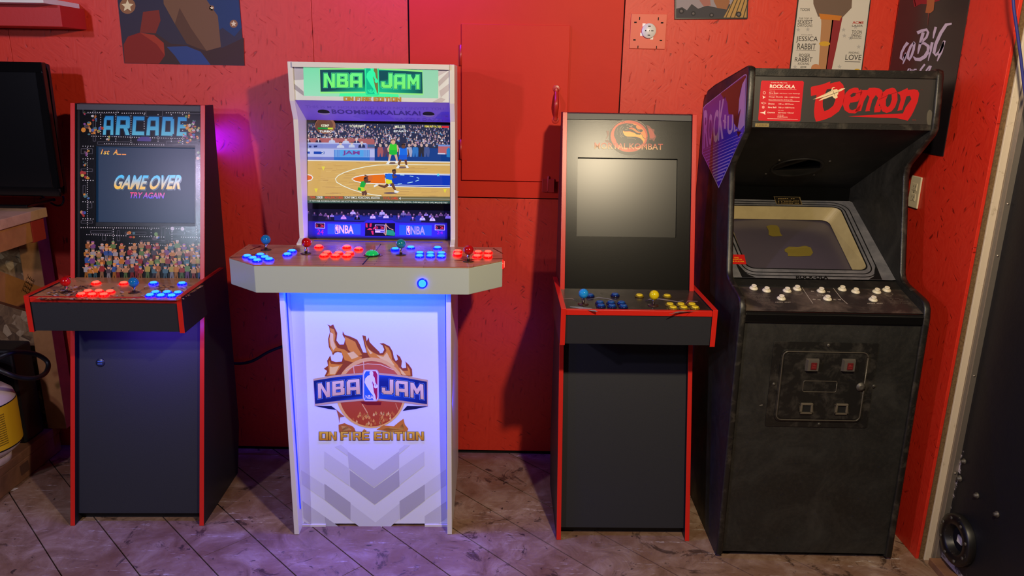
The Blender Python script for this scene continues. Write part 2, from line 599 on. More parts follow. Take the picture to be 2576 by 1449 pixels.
# ---- right wall with its raw end, jamb, track and the black door beyond it
wall_right = struct(MB().box(XR, 2.412, 0.0, XR + 0.011, YB, 3.0).build('wall_right', m_osb_r, None, 0.001))
MB().box(XR + 0.0115, 2.408, 0.0, XR + 0.026, YB, 3.0).build('board_end', m_edge, wall_right)
trim1 = struct(MB().box(XR + 0.0265, 2.402, 0.0, XR + 0.05, 2.62, 3.0).build('trim_1', m_cream, None, 0.0015))
trk = MB()
trk.box(XR + 0.05, 2.396, 0.0, XR + 0.056, 2.44, 3.0).box(XR + 0.056, 2.384, 0.0, XR + 0.075, 2.388, 3.0).box(XR + 0.056, 2.388, 0.0, XR + 0.06, 2.44, 3.0)
trk.build('metal_track', m_alu, trim1)
for z in (0.37, 0.74, 1.16, 1.33, 1.62):
    MB().lathe((XR + 0.066, 2.384, z), (0, -1, 0), [(0, 0.004), (0.002, 0.0034), (0.003, 0.0)], 10).build('screw', m_alu, trim1)
m_door = bpy.data.materials.new('black_sprayed_door')
m_door.use_nodes = True
_t = NT(m_door)
_v = _t.coord()
_g = _t.new('ShaderNodeSeparateXYZ'); _t.link(_v, _g.inputs[0])
_n = _t.noise(_v, 26, 5, 0.7, 0.6)
_lo = _t.ramp(_t.math('ADD', _g.outputs[2], _t.math('MULTIPLY', _n, 0.10)), [(0.085, 1.0), (0.10, 0.0)])      # bare paint under the spray near the sill
_e = _t.math('ADD', _t.math('MULTIPLY', _t.math('SUBTRACT', _g.outputs[1], 2.30), 6.0), _t.math('MULTIPLY', _n, 0.6))
_ed = _t.math('MULTIPLY', _t.ramp(_e, [(0.80, 0.0), (0.83, 1.0)]), _t.ramp(_g.outputs[2], [(0.42, 1.0), (0.52, 0.0)]))      # and beside the jamb
_lo = _t.math('MAXIMUM', _lo, _ed)
_sp = _t.ramp(_t.noise(_v, 60, 4, 0.8), [(0.72, 0.0), (0.76, 0.4)])
_c = _t.mix(_lo, _t.mix(_sp, lin((17, 17, 22)), lin((60, 60, 70))), lin((176, 166, 172)))
_t.link(_c, _t.b.inputs['Base Color'])
_t.b.inputs['Roughness'].default_value = 0.5
_t.bump(_t.noise(_v, 9, 4), 0.3, 0.01)
door1 = struct(MB().box(XR + 0.075, 0.9, 0.028, XR + 0.11, 2.405, 2.3).build('door_1', m_door, None, 0.002))
MB().box(XR + 0.03, 0.9, 0.0, XR + 0.14, 2.382, 0.026).build('door_sill', m_pined, door1, 0.002)
for y, z, r in ((2.262, 0.355, 0.011), (2.152, 0.352, 0.011), (2.36, 0.43, 0.010), (2.365, 0.36, 0.012)):
    MB().lathe((XR + 0.0755, y, z), (-1, 0, 0), [(0, r), (0.004, r), (0.006, r * 0.6), (0.012, r * 0.55), (0.013, 0)], 12).build('bolt_head', m_greym, door1)
# round flange low on the door
m_flange = mat('chipped_black_paint', (16, 15, 16), 0.4, noise=(70, '8c8880', 0.66, 0.69))
fl = thing('round_flange', 'round black flange with chipped paint, low on the black door at right', 'flange', (XR + 0.0745, 2.30, 0.158))
pr = []
for a in range(0, 361, 15):
    pr.append(a)
ring = MB()
R0, R1, n = 0.052, 0.090, 40
vs, fs = [], []
for i in range(n):
    a = 2 * math.pi * i / n
    c, s_ = math.cos(a), math.sin(a)
    for r, d in ((R1, 0), (R1, -0.022), (R1 - 0.006, -0.027), (R0 + 0.004, -0.027), (R0, -0.022), (R0 - 0.012, 0.0)):
        vs.append((d, r * c, r * s_))
for i in range(n):
    j = (i + 1) % n
    for k in range(5):
        fs.append((i * 6 + k, i * 6 + k + 1, j * 6 + k + 1, j * 6 + k))
ring.add(vs, fs, True)
ring.build('flange_ring', m_flange, fl)
MB().lathe((-0.0005, 0, 0), (-1, 0, 0), [(0, 0.044), (0.0015, 0.044)], 32).build('hub_recess', m_brown, fl)
for k in range(8):
    a = math.pi / 8 + k * math.pi / 4
    MB().lathe((-0.0272, 0.074 * math.cos(a), 0.074 * math.sin(a)), (-1, 0, 0), [(0, 0.0065), (0.002, 0.0065), (0.004, 0.004)], 10).build('bolt', m_greym, fl)
MB().box(-0.006, -0.018, -0.012, -0.002, 0.010, 0.014).build('torn_paper', m_paper, fl)

# ---- red hatch door on the back wall
def wp(x, y, d=0.0):
    return WORLD.pl(x, y, (0, YB - d, 0), (0, 1, 0))
hx0, hz1 = wp(1161.5, 60)[0], wp(1161.5, 60)[2]
hx1, hz0 = wp(1434, 62)[0], wp(1163, 452)[2]
hatch = thing('hatch_door', 'red painted plywood hatch door with bow handle, hinged in the red wall', 'hatch door', (hx0, YB, hz0))
hw, hh = hx1 - hx0, hz1 - hz0
MB().box(0, -0.0125, 0, hw, -0.0005, hh).build('panel', m_ply, hatch, 0.0015)
for zc in (wp(1157, 139)[2], wp(1157, 375)[2]):
    z = zc - hz0
    h = MB().box(-0.014, -0.003, z - 0.04, -0.002, -0.0005, z + 0.04)
    h.lathe((-0.003, -0.008, z - 0.04), (0, 0, 1), [(0, 0.0065), (0.08, 0.0065)], 12)
    h.build('hinge', m_redmetal, hatch)
t0, t1 = wp(1400.5, 223, 0.0125), wp(1396.5, 302, 0.0125)
hxh = (t0[0] + t1[0]) / 2 - hx0
za, zb = t1[2] - hz0, t0[2] - hz0
hd = MB()
vs, fs = [], []
N_ = 16
for i in range(N_ + 1):
    u = i / N_
    z = za + u * (zb - za)
    d = 0.0125 + 0.003 + 0.034 * math.sin(math.pi * min(1, max(0, (u - 0.09) / 0.82)))
    w = 0.0085 if 0.09 < u < 0.91 else 0.0115
    w = w * (0.75 + 0.45 * math.sin(math.pi * u))
    for dx, dy in ((-w, 0), (-w * 0.5, -0.005), (w * 0.5, -0.005), (w, 0), (w * 0.5, 0.002), (-w * 0.5, 0.002)):
        vs.append((hxh + dx, -d + dy, z))
for i in range(N_):
    for k in range(6):
        fs.append((i * 6 + k, i * 6 + (k + 1) % 6, (i + 1) * 6 + (k + 1) % 6, (i + 1) * 6 + k))
hd.add(vs, fs, True)
for z in (za, zb):
    hd.lathe((hxh, -0.0125, z), (0, -1, 0), [(0, 0.0145), (0.003, 0.0145), (0.0035, 0.013)], 16)
    hd.lathe((hxh, -0.0155, z), (0, -1, 0), [(0, 0.005), (0.0025, 0.004)], 10)
hd.build('handle', m_redmetal, hatch)
l0, l1 = wp(1364, 450), wp(1393, 482)
lb = MB().box(l0[0] - hx0, -0.016, l1[2] - hz0, l0[0] - hx0 + 0.024, -0.0005, l0[2] - hz0 + 0.002)
lb.box(l0[0] - hx0 + 0.026, -0.022, l1[2] - hz0, l1[0] - hx0, -0.0005, l0[2] - hz0 + 0.002)
lb.lathe((l0[0] - hx0 + 0.025, -0.0185, l1[2] - hz0 + 0.004), (0, 0, 1), [(0, 0.004), (0.062, 0.004)], 10)
lb.build('latch', m_redmetal, hatch, 0.001)

# ---- range outlet on a red square plate
q0, q1 = wp(1587.5, 34), wp(1672, 124)
op = thing('range_outlet', 'round white range outlet in a square red painted plate', 'outlet', ((q0[0] + q1[0]) / 2, YB, (q0[2] + q1[2]) / 2))
pw, ph = (q1[0] - q0[0]) / 2, (q0[2] - q1[2]) / 2
MB().box(-pw, -0.006, -ph, pw, -0.0005, ph).build('plate', mat('red_painted_plate', (222, 96, 70), 0.5), op, 0.0015)
rc = wp(1631, 78)
rx, rz = rc[0] - (q0[0] + q1[0]) / 2, rc[2] - (q0[2] + q1[2]) / 2
MB().lathe((rx, -0.006, rz), (0, -1, 0), [(0, 0.0285), (0.010, 0.0285), (0.012, 0.027), (0.0122, 0.0)], 32).build('receptacle', m_white, op)
sl = MB()
for dx, dz, w, h in ((0, 0.017, 0.010, 0.0032), (0, -0.017, 0.010, 0.0032), (0.013, 0, 0.009, 0.003), (-0.014, 0, 0.0045, 0.0045), (0.001, 0, 0.003, 0.003)):
    sl.box(rx + dx - w / 2, -0.0186, rz + dz - h / 2, rx + dx + w / 2, -0.0183, rz + dz + h / 2)
sl.build('slot', m_brown, op)
for a in (2.3, 3.6, 5.2):
    mu = MB().box(rx + 0.03 * math.cos(a) - 0.006, -0.0066, rz + 0.03 * math.sin(a) - 0.006, rx + 0.03 * math.cos(a) + 0.006, -0.0062, rz + 0.03 * math.sin(a) + 0.006)
    mu.build('paint_gap', m_white, op)
for sx in (-1, 1):
    for dz, w, h in ((ph * 0.72, 0.004, 0.012), (ph * 0.5, 0.010, 0.005), (-ph * 0.5, 0.010, 0.005), (-ph * 0.9, 0.0035, 0.011)):
        xx = sx * pw * (0.52 if w < 0.008 else 0.74)
        MB().box(xx - w / 2, -0.0064, dz - h / 2, xx + w / 2, -0.0061, dz + h / 2).build('slot', m_brown, op)
# ---- duplex outlet on the right wall
ol = thing('duplex_outlet', 'ivory double socket on the red wall beside the tall black cabinet', 'outlet', (XR, 2.818, 1.305))
MB().box(-0.007, -0.036, -0.059, -0.0005, 0.036, 0.059).build('cover_plate', m_ivory, ol, 0.003)
for s_ in (-1, 1):
    zc = 0.0195 * s_
    rcp = MB().box(-0.0085, -0.0165, zc - 0.0135, -0.0066, 0.0165, zc + 0.0135).build('receptacle', m_ivory, ol, 0.004)
    sl = MB()
    for dy, h in ((-0.0065, 0.009), (0.0065, 0.0075)):
        sl.box(-0.0088, dy - 0.0012, zc - h / 2 + 0.002, -0.0086, dy + 0.0012, zc + h / 2 + 0.002)
    sl.box(-0.0088, -0.002, zc - 0.0095, -0.0086, 0.002, zc - 0.006)
    sl.build('slot', m_brown, rcp)
MB().lathe((-0.007, 0, 0), (-1, 0, 0), [(0, 0.003), (0.0012, 0.0025)], 10).build('screw', m_greym, ol)

# ---- posters
def poster(name, label, quad, th, mside, plane='back'):
    p0, n = ((0, YB - th - 0.0005, 0), (0, -1, 0)) if plane == 'back' else ((XR - th - 0.0005, 0, 0), (-1, 0, 0))
    P = [WORLD.pl(x, y, p0, n) for x, y in quad]
    off = Vector(n) * -th
    c = sum(P, Vector()) / 4
    e = thing(name, label, 'poster', c)
    MB().prism([p - c for p in P], off).build('board', mside, e)
    pr_ = Print(WORLD, p0, n, 0.0004)
    pr_.c0 = c
    return e, pr_
def fin(e, p, name='artwork', m=None):
    p.v = [tuple(Vector(v) - p.c0) for v in p.v]
    return p.build(name, e, m or PRM)
m_pboard = mat('poster_edge', (40, 38, 42), 0.6)
# large painting-like print, top left: plain night sky with brown and red mounds
e, p = poster('wall_print', 'dark blue and brown unframed print with pale stars, high on the wall at left', [(313, 159), (615, 165), (578, -300), (264, -300)], 0.003, m_pboard)
p.poly([(313, 159), (615, 165), (578, -300), (264, -300)], [lin((62, 52, 64)), lin((66, 58, 66)), lin((34, 50, 84)), lin((36, 44, 74))], 0)
p.poly([(500, 0), (600, 0), (608, 70), (590, 92), (560, 70), (530, 90), (505, 60)], (46, 66, 104), 1)
p.poly([(310, 110), (345, 85), (390, 82), (430, 110), (560, 120), (613, 95), (615, 164), (313, 158)], (70, 48, 44), 1)
p.poly([(408, -60), (490, -120), (520, 0), (548, 40), (556, 118), (520, 128), (470, 110), (440, 60), (412, 10)], (122, 88, 62), 2)
p.poly([(440, 60), (470, 110), (500, 122), (520, 128), (480, 70), (452, 20)], (96, 66, 48), 3)
p.poly([(311, 112), (322, 92), (352, 82), (388, 88), (412, 108), (415, 140), (400, 161), (314, 158)], (138, 40, 28), 3)
p.poly([(352, 82), (388, 88), (412, 108), (415, 140), (395, 112)], (166, 58, 36), 4)
p.poly([(420, 118), (470, 116), (505, 130), (530, 163), (455, 162), (440, 140)], (56, 74, 128), 3)
p.poly([(360, 30), (400, 25), (404, 52), (392, 84), (352, 82)], (132, 50, 36), 2)
def star(p, cx, cy, r, col, l):
    p.poly([(cx + (r if i % 2 == 0 else r * 0.45) * math.sin(i * math.pi / 5), cy - (r if i % 2 == 0 else r * 0.45) * math.cos(i * math.pi / 5)) for i in range(10)], col, l)
for cx, cy, r in ((321, 15, 16), (588, 60, 8), (533, 20, 5), (560, -60, 10), (330, -90, 9)):
    p.ell(cx, cy, r * 1.25, r * 1.25, (150, 104, 70), 2)
    star(p, cx, cy, r, (238, 222, 176), 5)
fin(e, p)
# small framed print
e, p = poster('framed_print', 'black framed grey and ochre print at the top of the wall above the tall cabinets', [(1697.5, 48), (1881, 47), (1886, -160), (1697, -160)], 0.012, mat('black_frame', (24, 24, 28), 0.4))
p.poly([(1701, 45), (1878, 44), (1882, -156), (1701, -156)], (150, 140, 144), 0)
p.poly([(1701, 45), (1701, 22), (1716, 18), (1728, 26), (1740, 10), (1756, 22), (1778, 14), (1806, 20), (1830, 8), (1878, 30), (1878, 44)], (66, 64, 68), 1)
p.poly([(1792, -20), (1822, -40), (1836, 4), (1828, 24), (1804, 20), (1796, 4)], (150, 100, 66), 2)
p.poly([(1756, -30), (1784, -20), (1788, 14), (1770, 16), (1760, 2)], (160, 106, 96), 2)
p.poly([(1820, 44), (1850, -10), (1879, -30), (1878, 44)], (176, 138, 80), 2)
for a in range(5):
    p.line([(1826 + a * 11, 44), (1848 + a * 9, -6)], 2.2, (70, 58, 44), 3)
for cx, cy, r in ((1714, 28, 7), (1744, 34, 6), (1858, 36, 7), (1790, 38, 6)):
    p.ell(cx, cy, r, r, (44, 42, 46), 4); p.ell(cx, cy, r * 0.5, r * 0.5, (104, 98, 96), 5)
fin(e, p)
# magazine-cover poster
e, p = poster('magazine_poster', 'white magazine cover poster with star pattern and headlines above the tall cabinet', [(1967, 340), (2148, 340), (2219, -220), (2032, -220)], 0.003, mat('poster_black_edge', (20, 18, 18), 0.5))
p.poly([(1969.5, 338), (2146, 338), (2215.5, -218), (2035, -218)], (206, 200, 186), 0)
gry = (96, 90, 86)
for cx, cy in ((2008, 75), (2032, 74), (2122, 75), (2152, 68), (2000, 168), (2124, 90), (2112, 168), (2160, 118), (2139, 96)):
    star(p, cx, cy, 6, (176, 172, 164), 1)
def word(w, x0, y0, x1, y1, col=(52, 48, 48), b=0.004):
    k = -0.118
    p.text(w, (x0 + (y1 - y0) * k * 0, y1), (x1, y1 + (x1 - x0) * 0.015), (x0 - (y1 - y0) * k, y0), col, 2, b)
word('TOON', 2012, 20, 2036, 28)
word('THE TOP 10', 2009, 44, 2042, 48)
word('SEXIEST', 2006, 50, 2043, 60)
word('CARTOONS', 2005, 61, 2043, 67)
word('EXCLUSIVE', 2016, 86, 2043, 89, gry, 0)
word('JESSICA', 2002, 91, 2056, 107)
word('RABBIT', 2005, 109, 2051, 124)
word('ROGER', 2010, 135, 2037, 143)
word('RABBIT', 1999, 144, 2043, 155)
word('KICKING', 2007, 157, 2035, 163)
word('@$$', 2013, 166, 2028, 171)
word('ACME', 2144, 53, 2172, 60, (176, 44, 36), 0.02)
word('LASER', 2143, 62, 2170, 67)
word('TOON', 2142, 76, 2167, 85)
word('SPRING', 2141, 86, 2166, 93)
word('FASHION', 2139, 94, 2166, 98)
word('FINDING', 2135, 130, 2161, 135)
word('LOVE', 2126, 137, 2166, 151)
p.line([(2125, 155), (2164, 156)], 1.6, gry, 2)
p.line([(2002, 126.5), (2052, 127.5)], 0.8, gry, 2)
# plain colour bands in the middle of the cover
p.poly([(2062, -60), (2112, -60), (2098, 40), (2078, 184), (2058, 184), (2066, 60)], (176, 128, 86), 1)
p.poly([(2100, -60), (2140, -60), (2116, 60), (2104, 120), (2090, 184), (2076, 184), (2092, 60)], (140, 42, 46), 1)
p.poly([(2044, -100), (2150, -100), (2142, 20), (2118, 45), (2058, 42), (2046, 10)], (112, 92, 78), 2)
p.poly([(2060, 34), (2118, 40), (2112, 52), (2064, 48)], (196, 120, 44), 3)
p.ell(2052, 172, 12, 11, (190, 128, 84), 3); p.ell(2156, 178, 8, 5, (204, 164, 52), 3); p.ell(2074, 110, 14, 6, (206, 160, 50), 3)
fin(e, p)
# black poster on the right wall
m_gb = mat('black_poster_card', (25, 22, 28), 0.3, spec=0.5)
yz = [(3.158, 1.452), (2.674, 1.452), (2.672, 2.35), (3.158, 2.35)]
c = Vector((XR - 0.0005, 2.916, 1.9))
e = thing('slogan_poster', 'black poster with white brush lettering and a red paint dab on right wall', 'poster', c)
MB().prism([Vector((XR - 0.0035, y, z)) - c for y, z in yz], (0.003, 0, 0)).build('board', m_gb, e)
p = Print(WORLD, (XR - 0.0035, 0, 0), (-1, 0, 0), 0.0004); p.c0 = c
k = 300 / 2174.0
def br(pts, w, col=(206, 196, 214), l=1):
    p.line([(2080 + x * k, y * k) for x, y in pts], [v * k for v in w] if isinstance(w, list) else w * k, col, l)
br([(1480, 775), (1420, 850), (1365, 960), (1350, 1060), (1385, 1095), (1425, 1020), (1440, 960)], [60, 46, 44, 44, 40, 30, 20])
br([(1440, 980), (1418, 1090), (1388, 1170)], [46, 40, 14])
br([(1590, 775), (1530, 850), (1485, 960), (1478, 1060), (1500, 1095), (1545, 1020), (1585, 900), (1600, 790), (1580, 760)], [40, 46, 48, 46, 40, 44, 46, 44, 30])
br([(1650, 600), (1740, 560), (1820, 540), (1850, 590), (1820, 680), (1740, 760), (1690, 800)], [60, 56, 50, 46, 44, 40, 30])
br([(1760, 590), (1720, 740), (1680, 900), (1662, 985)], [60, 56, 44, 16])
br([(1700, 790), (1780, 790), (1850, 840), (1852, 930), (1790, 1030), (1700, 1085), (1620, 1080), (1580, 1030)], [30, 50, 58, 62, 66, 66, 56, 20])
br([(1990, 490), (1960, 600), (1940, 700)], [46, 44, 20])
br([(1925, 770), (1890, 930), (1850, 1110)], [52, 46, 12])
br([(2280, 430), (2180, 450), (2080, 600), (1990, 800), (1955, 960), (1985, 1010), (2060, 940), (2130, 800), (2150, 740)], [30, 60, 60, 58, 56, 46, 50, 50, 40])
br([(2140, 760), (2080, 950), (2015, 1115)], [50, 60, 18])
br([(1500, 1250), (1450, 1335), (1480, 1345), (1540, 1270), (1510, 1250)], 26)
br([(1570, 1270), (1545, 1350)], 26); br([(1570, 1300), (1600, 1265), (1640, 1265)], 24)
br([(1790, 1170), (1720, 1260), (1680, 1350), (1720, 1390), (1760, 1330)], 34)
br([(1880, 1200), (1820, 1280), (1800, 1350), (1850, 1330), (1905, 1200)], 30)
br([(1590, -80), (1620, 110)], 12, (150, 36, 40), 2)
p.poly([(2080 + x * k, y * k) for x, y in ((1580, -200), (2060, -240), (2060, 10), (1960, 40), (1810, 75), (1720, 70), (1600, 130), (1580, 40))], (150, 38, 44), 2)
p.poly([(2080 + x * k, y * k) for x, y in ((1830, -60), (1975, -60), (1965, 60), (1950, 190), (1890, 240), (1800, 235), (1825, 80))], (176, 106, 62), 3)
br([(1860, 240), (1850, 330), (1845, 460)], [22, 10, 5], (140, 70, 60), 3)
fin(e, p)
# ================================================================ left corner
m_redboard = mat('red_painted_board', (180, 34, 28), 0.5, bump=(80, 0.15))
sh = thing('wall_shelf', 'red painted wall shelf at the upper left above the black television', 'shelf', (-1.73, YB, 1.85))
MB().box(-1.2, -0.17, 0.0, 0.0, -0.0005, 0.078).build('front_board', m_redboard, sh, 0.002)
MB().box(-1.2, -0.24, 0.0785, -0.018, -0.0005, 0.098).build('shelf_board', m_white, sh, 0.002)

# ---- television
tv = thing('television', 'black flat television standing on the workbench at the left edge', 'television', (-1.80, 2.95, 1.167))
wv = 0.86
fr_ = MB()
fr_.box(-wv, 0, 0.04, 0, 0.03, 0.075).box(-wv, 0, 0.515, 0, 0.03, 0.552).box(-wv, 0, 0.075, -wv + 0.03, 0.03, 0.515).box(-0.03, 0, 0.075, 0, 0.03, 0.515)
fr_.build('bezel', m_glassblk, tv, 0.004)
MB().box(-wv + 0.028, 0.006, 0.07, -0.028, 0.012, 0.52).build('screen', mat('tv_screen', (10, 10, 12), 0.25), tv)
MB().prism([(-wv + 0.004, 0.031, 0.044), (-0.004, 0.031, 0.044), (-0.004, 0.031, 0.548), (-wv + 0.004, 0.031, 0.548)], (0, 0.035, 0)).build('back_cover', m_rubber, tv, 0.01)
MB().box(-wv / 2 - 0.04, 0.02, 0.012, -wv / 2 + 0.04, 0.06, 0.06).build('stand_neck', m_rubber, tv)
MB().box(-wv + 0.2, -0.06, 0.0005, -0.10, 0.13, 0.014).build('stand_base', m_glassblk, tv, 0.004)
tag(MB().tube(spline([WORLD.pl(x, y, (0, 3.10, 0), (0, 1, 0)) for x, y in ((100, 490), (122, 506), (142, 517), (156, 514), (160, 500), (154, 484), (148, 465), (146, 430))]), 0.004).build('power_cord', m_rubber), 'thin black cord hanging in a loop behind the television', 'cord')

# ---- workbench
wb = thing('workbench', 'rough timber workbench with diagonal brace and plywood top under the television', 'workbench', (-1.85, 2.93, 0))
MB().box(-1.1, -0.36, 1.130, 0, 0.0, 1.1665).build('bench_top', mat('bench_plywood', (186, 148, 116), 0.6, noise=(10, '8e6a4c', 0.45, 0.8), bump=(60, 0.3)), wb, 0.002)
MB().box(-0.055, -0.34, 1.045, -0.018, -0.085, 1.129).build('apron', m_pine, wb, 0.002)
MB().box(-0.16, -0.08, 1.04, -0.018, 0.0, 1.129).build('corner_block', mat('red_stained_block', (150, 44, 34), 0.6), wb, 0.002)
MB().box(-0.235, 0.145, 0.132, -0.15, 0.225, 1.129).build('leg', m_pine, wb, 0.002)
MB().box(-0.60, -0.34, 0.132, -0.515, -0.26, 1.129).build('leg', m_pine, wb, 0.002)
MB().prism([(-0.10, -0.36, 1.05), (-0.10, -0.36, 0.92), (-0.10, 0.09, 0.68), (-0.10, 0.09, 0.80)], (-0.038, 0, 0)).build('diagonal_brace', m_pine, wb, 0.002)
# stamp on the brace
sp = Print(Fr(-1.85, 2.93, 0), (-0.0995, 0, 0), (1, 0, 0), 0.0004)
ss = 200 / 906.0
P_ = lambda x, y: (x * ss, 440 + y * ss)
sp.line([P_(320, 1130), P_(245, 1330)], 0.9, (50, 34, 24), 1)
sp.line([P_(400, 1190), P_(320, 1370)], 0.9, (50, 34, 24), 1)
for i in range(4):
    for j in range(2):
        u, v_ = (i + 0.2) / 4.2, (j * 0.46 + 0.1)
        x = 320 - 75 * u + 78 * v_; y = 1130 + 200 * u + 62 * v_
        sp.line([P_(x - 8, y + 22), P_(x + 24, y + 46)], 1.6, (54, 38, 26), 1)
        sp.line([P_(x + 2, y + 4), P_(x - 10, y + 36)], 1.4, (54, 38, 26), 1)
        sp.line([P_(x + 22, y + 14), P_(x + 12, y + 48)], 1.4, (54, 38, 26), 1)
sp.build('timber_stamp', wb, PRM)
tag(MB().box(-3.0, YB - 0.035, 0.132, -2.093, YB - 0.02, 1.12).build('strand_board_panel', m_rawosb), 'bare strand-board panel standing behind the workbench legs', 'board')
# ---- timber platform under the bench
pf = thing('timber_platform', 'low dark timber platform on the floor holding the gas cylinder', 'platform', (-2.068, 3.125, 0))
MB().box(-0.9, -1.3, 0.0005, 0, 0.0, 0.092).build('side_timber', m_pined, pf, 0.006)
MB().box(-0.9, -1.3, 0.0925, 0.004, 0.0, 0.131).build('deck_board', m_pined, pf, 0.004)
MB().box(-0.001, -0.29, 0.03, 0.0012, -0.235, 0.075).build('timber_stamp', mat('faded_stamp', (78, 50, 38), 0.8), pf)
tag(MB().box(-2.62, 2.93, 0.1315, -2.088, 3.06, 0.56).build('storage_bin', m_rubber, None, 0.01), 'black storage bin standing behind the gas cylinder', 'bin')

# ---- gas cylinder
cx, cy = -2.165, 2.76
gt = thing('gas_cylinder', 'white propane gas cylinder with yellow warning label and maple leaf', 'gas cylinder', (cx, cy, 0.1315))
m_tank = mat('tank_enamel', (204, 184, 186), 0.4, noise=(14, 'a88e8c', 0.55, 0.8))
MB().lathe((0, 0, 0), (0, 0, 1), [(0, 0.098), (0.003, 0.104), (0.035, 0.106), (0.036, 0.10)], 40).build('foot_ring', m_tank, gt)
MB().lathe((0, 0, 0.028), (0, 0, 1), [(0, 0.02), (0.004, 0.075), (0.018, 0.118), (0.042, 0.145), (0.07, 0.1545), (0.235, 0.1545), (0.265, 0.146), (0.29, 0.12), (0.31, 0.07), (0.318, 0.0)], 56).build('body', m_tank, gt)
lab = MB()
def lab_arc(r, a0, a1, z0, z1, n=24):
    vs = []
    for i in range(n + 1):
        a = a0 + (a1 - a0) * i / n
        vs += [(r * math.cos(a), r * math.sin(a), z0), (r * math.cos(a), r * math.sin(a), z1)]
    return vs, [(2 * i, 2 * i + 2, 2 * i + 3, 2 * i + 1) for i in range(n)]
m_yel = mat('yellow_label', (214, 168, 24), 0.4)
for args, nm, m_, in (((0.1550, -2.6, 0.55, 0.09, 0.27), 'label', m_yel), ((0.1553, -2.6, 0.55, 0.27, 0.275), 'label_border', m_rubber), ((0.1553, -2.6, 0.55, 0.085, 0.09), 'label_border', m_rubber)):
    q = MB(); v_, f_ = lab_arc(*args); q.add(v_, f_, True); q.build(nm, m_, gt)
m_ink = mat('label_ink', (60, 34, 18), 0.5)
random.seed(5)
ink = MB()
def ink_text(body, a_mid, z, h, width, m_, name):
    vs, fs = textmesh(body, 0.02)
    q = MB()
    q.add([(0.1556 * math.cos(a_mid + (u - 0.5) * width / 0.155), 0.1556 * math.sin(a_mid + (u - 0.5) * width / 0.155), z + w * h) for u, w in vs], fs)
    q.build(name, m_, gt)
for i, (body, z) in enumerate((('lllill iill', 0.247), ('iillil lll', 0.236), ('llil ilill', 0.225), ('Propane', 0.117), ('Gas.', 0.107), ('illil iilil', 0.138))):
    ink_text(body, -0.93, z, 0.008, 0.07, m_ink, 'label_text')
for k in range(14):
    ink_text('iiiiilliiilliil', -0.38, 0.235 - k * 0.0095, 0.005, 0.045, m_ink, 'label_text')
q = MB(); v_, f_ = lab_arc(0.1555, -0.64, -0.63, 0.09, 0.27, 1); q.add(v_, f_); q.build('label_border', m_ink, gt)
leaf = [(0, 1), (.18, .62), (.34, .72), (.28, .32), (.55, .58), (.62, .42), (.95, .48), (.82, .2), (1, .08), (.5, -.32), (.55, -.5), (.06, -.42), (.06, -.85), (-.06, -.85), (-.06, -.42), (-.55, -.5), (-.5, -.32), (-1, .08), (-.82, .2), (-.95, .48), (-.62, .42), (-.55, .58), (-.28, .32), (-.34, .72), (-.18, .62)]
tr = tessellate_polygon([[Vector((x, y, 0)) for x, y in leaf]])
q = MB(); q.add([(0.1557 * math.cos(-0.93 + x * 0.012 / 0.155), 0.1557 * math.sin(-0.93 + x * 0.012 / 0.155), 0.165 + y * 0.012) for x, y in leaf], tr)
q.build('maple_leaf', mat('leaf_red', (196, 40, 22), 0.5), gt)
MB().lathe((0, 0, 0.335), (0, 0, 1), [(0, 0.095), (0.002, 0.10), (0.09, 0.10), (0.092, 0.096), (0.002, 0.092)], 40).build('collar', m_tank, gt)
MB().lathe((0, 0, 0.344), (0, 0, 1), [(0, 0.018), (0.04, 0.018), (0.045, 0.03), (0.06, 0.03), (0.065, 0.02)], 16).build('valve', m_greym, gt)
def hz(x, y, Y):
    return WORLD.pl(x, y, (0, Y, 0), (0, 1, 0))
loop = [hz(-30, 912, 2.72), hz(20, 890, 2.74), hz(55, 886, 2.80), hz(95, 893, 2.86), hz(120, 912, 2.88), hz(116, 936, 2.84), hz(90, 951, 2.76), hz(50, 950, 2.70), hz(15, 938, 2.66), hz(-30, 915, 2.66)]
tag(MB().tube(spline(loop, 8), 0.0095, 12).build('gas_hose', m_rubber), 'black rubber hose looped above the gas cylinder', 'hose')
a = WORLD.pl(28, 1232, (0, 0, 0), (0, 0, 1))
tag(MB().prism([a + Vector((-0.018, -0.012, 0.0008)), a + Vector((0.014, -0.010, 0.0008)), a + Vector((0.022, 0.013, 0.0008)), a + Vector((-0.010, 0.015, 0.0008))], (0, 0, 0.0008)).build('paper_scrap', m_paper), 'small torn white paper scrap on the floor at far left', 'paper')
# ---- cords
m_cord = mat('blue_cable', (44, 48, 122), 0.45)
tag(MB().tube(spline([WORLD.pl(x, y, (0, 2.30, 0), (0, 1, 0)) for x, y in ((2545, -140), (2549, 0), (2556, 60), (2566, 130), (2576, 215), (2592, 330), (2612, 500))], 8), 0.0042, 10).build('blue_cable', m_cord), 'blue cable hanging down in front of the black door frame', 'cable')
tag(MB().tube(spline([(-1.42, 3.08, 0.50), (-1.25, 3.10, 0.455), (-1.155, 3.10, 0.462), (-1.06, 3.10, 0.515), (-0.96, 3.10, 0.55), (-0.88, 3.09, 0.555), (-0.80, 3.09, 0.54), (-0.7, 3.09, 0.5)], 8), 0.0065, 10).build('mains_cord', m_rubber), 'black mains cord hanging between the two left arcade cabinets', 'cord')
